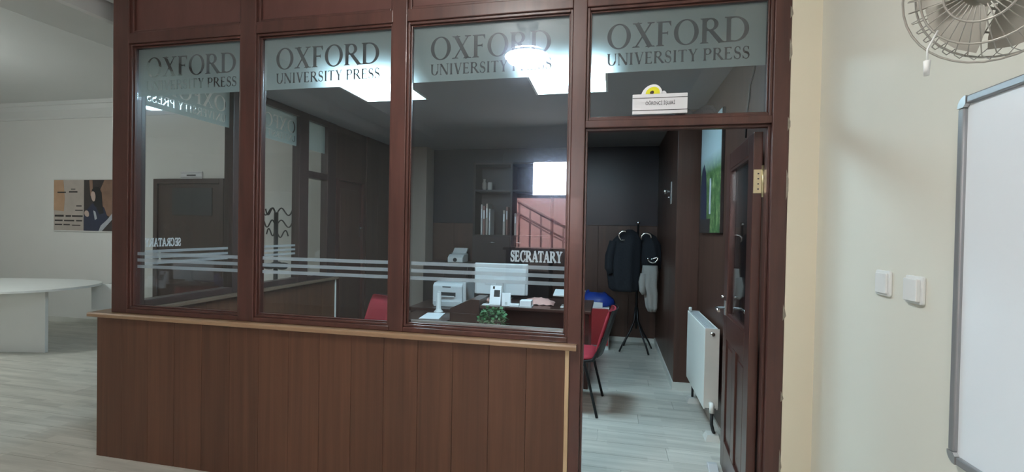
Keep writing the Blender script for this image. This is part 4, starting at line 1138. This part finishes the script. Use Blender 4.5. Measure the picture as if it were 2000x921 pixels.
# coat rack in the office with coats
t = thing('coat_rack', 'black metal coat rack in the office back corner', 'coat rack', (.33, 6.1, 0))
cx, cy = .33, 6.10
MB().tube([(cx, cy, .28), (cx, cy, 1.60)], .015, 10).build('pole', 'black_metal', t)
MB().sphere((cx, cy, 1.615), .024, 12, 8).build('finial', 'chrome', t)
for k in range(4):
    a = math.radians(35 + 90 * k)
    MB().tube([(cx + .015 * math.cos(a), cy + .015 * math.sin(a), .55), (cx + .03 * math.cos(a), cy + .03 * math.sin(a), .38), (cx + .10 * math.cos(a), cy + .10 * math.sin(a), .24), (cx + .20 * math.cos(a), cy + .20 * math.sin(a), .10), (cx + .25 * math.cos(a), cy + .25 * math.sin(a), .008)], .011, 8).build('leg', 'black_metal', t)
for (hx, hz, a0, a1) in ((.415, 1.43, 0, 180), (.495, 1.19, 180, 370), (.15, 1.45, 60, 240)):
    m = MB(); n_ = 14
    m.tube([(hx + .058 * math.cos(math.radians(a0 + (a1 - a0) * k / n_)), 5.87, hz + .058 * math.sin(math.radians(a0 + (a1 - a0) * k / n_))) for k in range(n_ + 1)], .011, 8)
    m.tube([(hx + .058 * math.cos(math.radians(a1)), 5.87, hz + .058 * math.sin(math.radians(a1))), ((hx + cx) / 2, 6.0, hz - .05), (cx, cy, hz - .04)], .009, 6)
    m.build('hook', 'chrome', t)
def coat(name, label, mat, c, prof, seed, waves=7, amp=.10):
    random.seed(seed); t = thing(name, label, 'coat', (c[0], c[1], prof[-1][0]))
    ns = 32; vs = []; ph = random.uniform(0, 6)
    for (z, dx, dy, rx, ry) in prof:
        for k in range(ns):
            a = 2 * PI * k / ns
            r = 1 + amp * math.sin(waves * a + ph + z * 2.0) * min(1, (prof[0][0] - z) * 4) + .04 * math.sin(13 * a + z * 5)
            vs.append((c[0] + dx + rx * r * math.cos(a), c[1] + dy + ry * r * math.sin(a), z))
    n = len(prof)
    m = MB(); m.add(vs, [(i * ns + k, (i + 1) * ns + k, (i + 1) * ns + (k + 1) % ns, i * ns + (k + 1) % ns) for i in range(n - 1) for k in range(ns)], True)
    m.f += [tuple(range(ns)), tuple(range((n - 1) * ns, n * ns))[::-1]]; m.sm += [True, False]
    m.build('body', mat, t)
    return t
c1 = coat('black_coat', 'long black coat hanging on the left of the rack', 'black_cloth', (.165, 5.99), [(1.53, .06, 0, .03, .03), (1.49, .05, 0, .10, .06), (1.40, .03, 0, .17, .09), (1.20, .0, 0, .185, .10), (1.0, -.01, 0, .19, .10), (.80, .0, 0, .175, .10), (.76, .01, 0, .14, .09)], 3)
MB().tube([(.03, 5.96, 1.38), (-.01, 5.95, 1.2), (-.02, 5.94, 1.05), (.01, 5.93, .98)], [.05, .06, .055, .04], 10).build('sleeve', 'black_cloth', c1)
c2 = coat('black_jacket', 'short black jacket hanging on the right of the rack', 'black_cloth', (.488, 6.0), [(1.50, -.06, 0, .03, .03), (1.45, -.04, 0, .09, .06), (1.35, -.01, 0, .115, .08), (1.15, .0, 0, .115, .08), (1.06, .0, 0, .11, .075)], 8)
c3 = coat('beige_coat', 'grey beige coat hanging below the black jacket', 'beige_cloth', (.465, 5.85), [(1.10, .0, .0, .085, .045), (1.02, .005, 0, .095, .06), (.86, .0, 0, .09, .06), (.76, .02, 0, .08, .055), (.60, .03, 0, .065, .05), (.545, .035, 0, .045, .04)], 5, 5, .12)
MB().tube([(.39, 5.83, 1.0), (.375, 5.82, .9), (.38, 5.81, .80), (.40, 5.81, .76)], [.04, .045, .04, .03], 10).build('sleeve', 'beige_cloth', c3)

# radiator
t = thing('radiator', 'white panel radiator on the office right wall', 'radiator', (.73, 4.05, .21))
y0, y1, z0, z1, xa, xb = 3.62, 4.42, .215, .808, .684, .784
B(xa, xa + .012, y0 + .004, y1 - .004, z0, z1 - .006).build('front_panel', 'white_metal', t, bevel=.004)
B(xb - .012, xb, y0 + .004, y1 - .004, z0, z1 - .006).build('rear_panel', 'white_metal', t, bevel=.004)
for (a, b) in ((y0, y0 + .004), (y1 - .004, y1)): B(xa, xb, a, b, z0 + .012, z1).build('end_cover', 'white_metal', t, bevel=.0015)
m = MB(); nsl = 7
for k in range(nsl): m.box(xa + .014 + k * .0105, xa + .0175 + k * .0105, y0 + .006, y1 - .006, z1 - .010, z1 - .002)
m.box(xa + .012, xb - .012, y0 + .004, y0 + .03, z1 - .004, z1); m.box(xa + .012, xb - .012, y1 - .03, y1 - .004, z1 - .004, z1)
m.build('top_grille', 'grey_plastic', t)
m = MB()
for k in range(22): m.box(xa + .02, xb - .02, y0 + .03 + k * .034, y0 + .05 + k * .034, z0 + .03, z1 - .03)
m.build('fins', 'white_metal', t)
MB().lathe([(.016, 0), (.016, .012), (.008, .014)], 14).xf(Matrix.Translation((.735, y0, z1 - .04)) @ Matrix.Rotation(PI / 2, 4, 'X')).build('plug', 'chrome', t)
MB().lathe([(.014, 0), (.014, .03), (.01, .035)], 12, (.70, y1 - .04, z1)).build('bleed_knob', 'white_plastic', t)
MB().tube([(.735, y0 + .002, z0 + .045), (.735, y0 - .03, z0 + .045), (.735, y0 - .035, z0 - .01)], .018, 10).build('valve', 'white_metal', t)
MB().tube([(.735, y0 - .035, z0 - .01), (.737, y0 - .03, .12), (.755, y0 + .0, .06), (.762, y0 + .005, .046)], .011, 8).build('pipe', 'black_rubber', t)
MB().tube([(.735, y1 - .03, z0 + .01), (.735, y1 - .03, .045)], .010, 8).build('pipe', 'black_rubber', t)
m = MB()
def frus(cx, cy):
    a, b, h = .055, .038, .045
    vs = [(cx - a, cy - a, .0005), (cx + min(a, .80 - cx - .002), cy - a, .0005), (cx + min(a, .80 - cx - .002), cy + a, .0005), (cx - a, cy + a, .0005), (cx - b, cy - b, h), (cx + min(b, .797 - cx), cy - b, h), (cx + min(b, .797 - cx), cy + b, h), (cx - b, cy + b, h)]
    return MB().add(vs, [(3, 2, 1, 0), (4, 5, 6, 7), (0, 1, 5, 4), (1, 2, 6, 5), (2, 3, 7, 6), (3, 0, 4, 7)])
frus(.748, y0 + .004).build('pipe_cover', 'baseboard_grey', t); frus(.74, y1 - .03).build('pipe_cover', 'baseboard_grey', t)
B(.784, .811, 3.75, 3.79, .3, .72).build('wall_bracket', 'grey_plastic', t); B(.784, .811, 4.25, 4.29, .3, .72).build('wall_bracket', 'grey_plastic', t)

# picture on the right wall
t = thing('wall_picture', 'tall green garden picture with dark figure above the radiator', 'picture', (.80, 4.1, 1.5))
B(.788, .8115, 3.72, 4.52, 1.502, 2.44).build('canvas', 'poster_dark', t, bevel=.002)
B(.7865, .788, 3.725, 4.515, 1.507, 2.435).build('print', 'green_picture', t)
B(.7855, .7865, 4.08, 4.515, 1.507, 1.62).build('dark_corner', 'poster_dark', t)
MB().prism([(4.22, 1.62), (4.50, 1.62), (4.50, 1.92), (4.44, 2.06), (4.36, 2.10), (4.28, 2.02), (4.24, 1.86)], 0, .7855, .7865).build('dark_figure', 'poster_navy', t)
B(.785, .7865, 4.06, 4.12, 1.66, 1.95).build('pale_post', 'poster_white', t)
B(.785, .7865, 3.86, 4.04, 1.80, 1.92).build('stone_wall', 'poster_white', t) if False else None

# chrome knob plate on the pier
t = thing('door_knob_plate', 'chrome knob on a narrow plate fixed to the pier', 'knob', (.595, 5.14, 1.80))
B(.598, .606, 5.10, 5.17, 1.80, 2.03).build('plate', 'aluminium', t, bevel=.002)
MB().lathe([(.012, 0), (.012, .03), (.028, .045), (.03, .06), (.018, .072)], 16).xf(Matrix.Translation((.598, 5.135, 1.93)) @ Matrix.Rotation(-PI / 2, 4, 'Y')).build('knob', 'chrome', t)
MB().lathe([(.009, 0), (.009, .025)], 12).xf(Matrix.Translation((.598, 5.135, 1.87)) @ Matrix.Rotation(-PI / 2, 4, 'Y')).build('key_cylinder', 'chrome', t)

# door wedge on the floor
single(MB().prism([(.0005, .0), (.0005, .07), (.032, .07), (.036, .05), (.010, .0)][::-1] if False else [(3.10, .0005), (3.19, .0005), (3.19, .034), (3.16, .036)], 0, .63, .69), 'door_stopper', 'grey_plastic', 'grey door stopper on the floor by the open door', 'door stopper', bevel=.004)
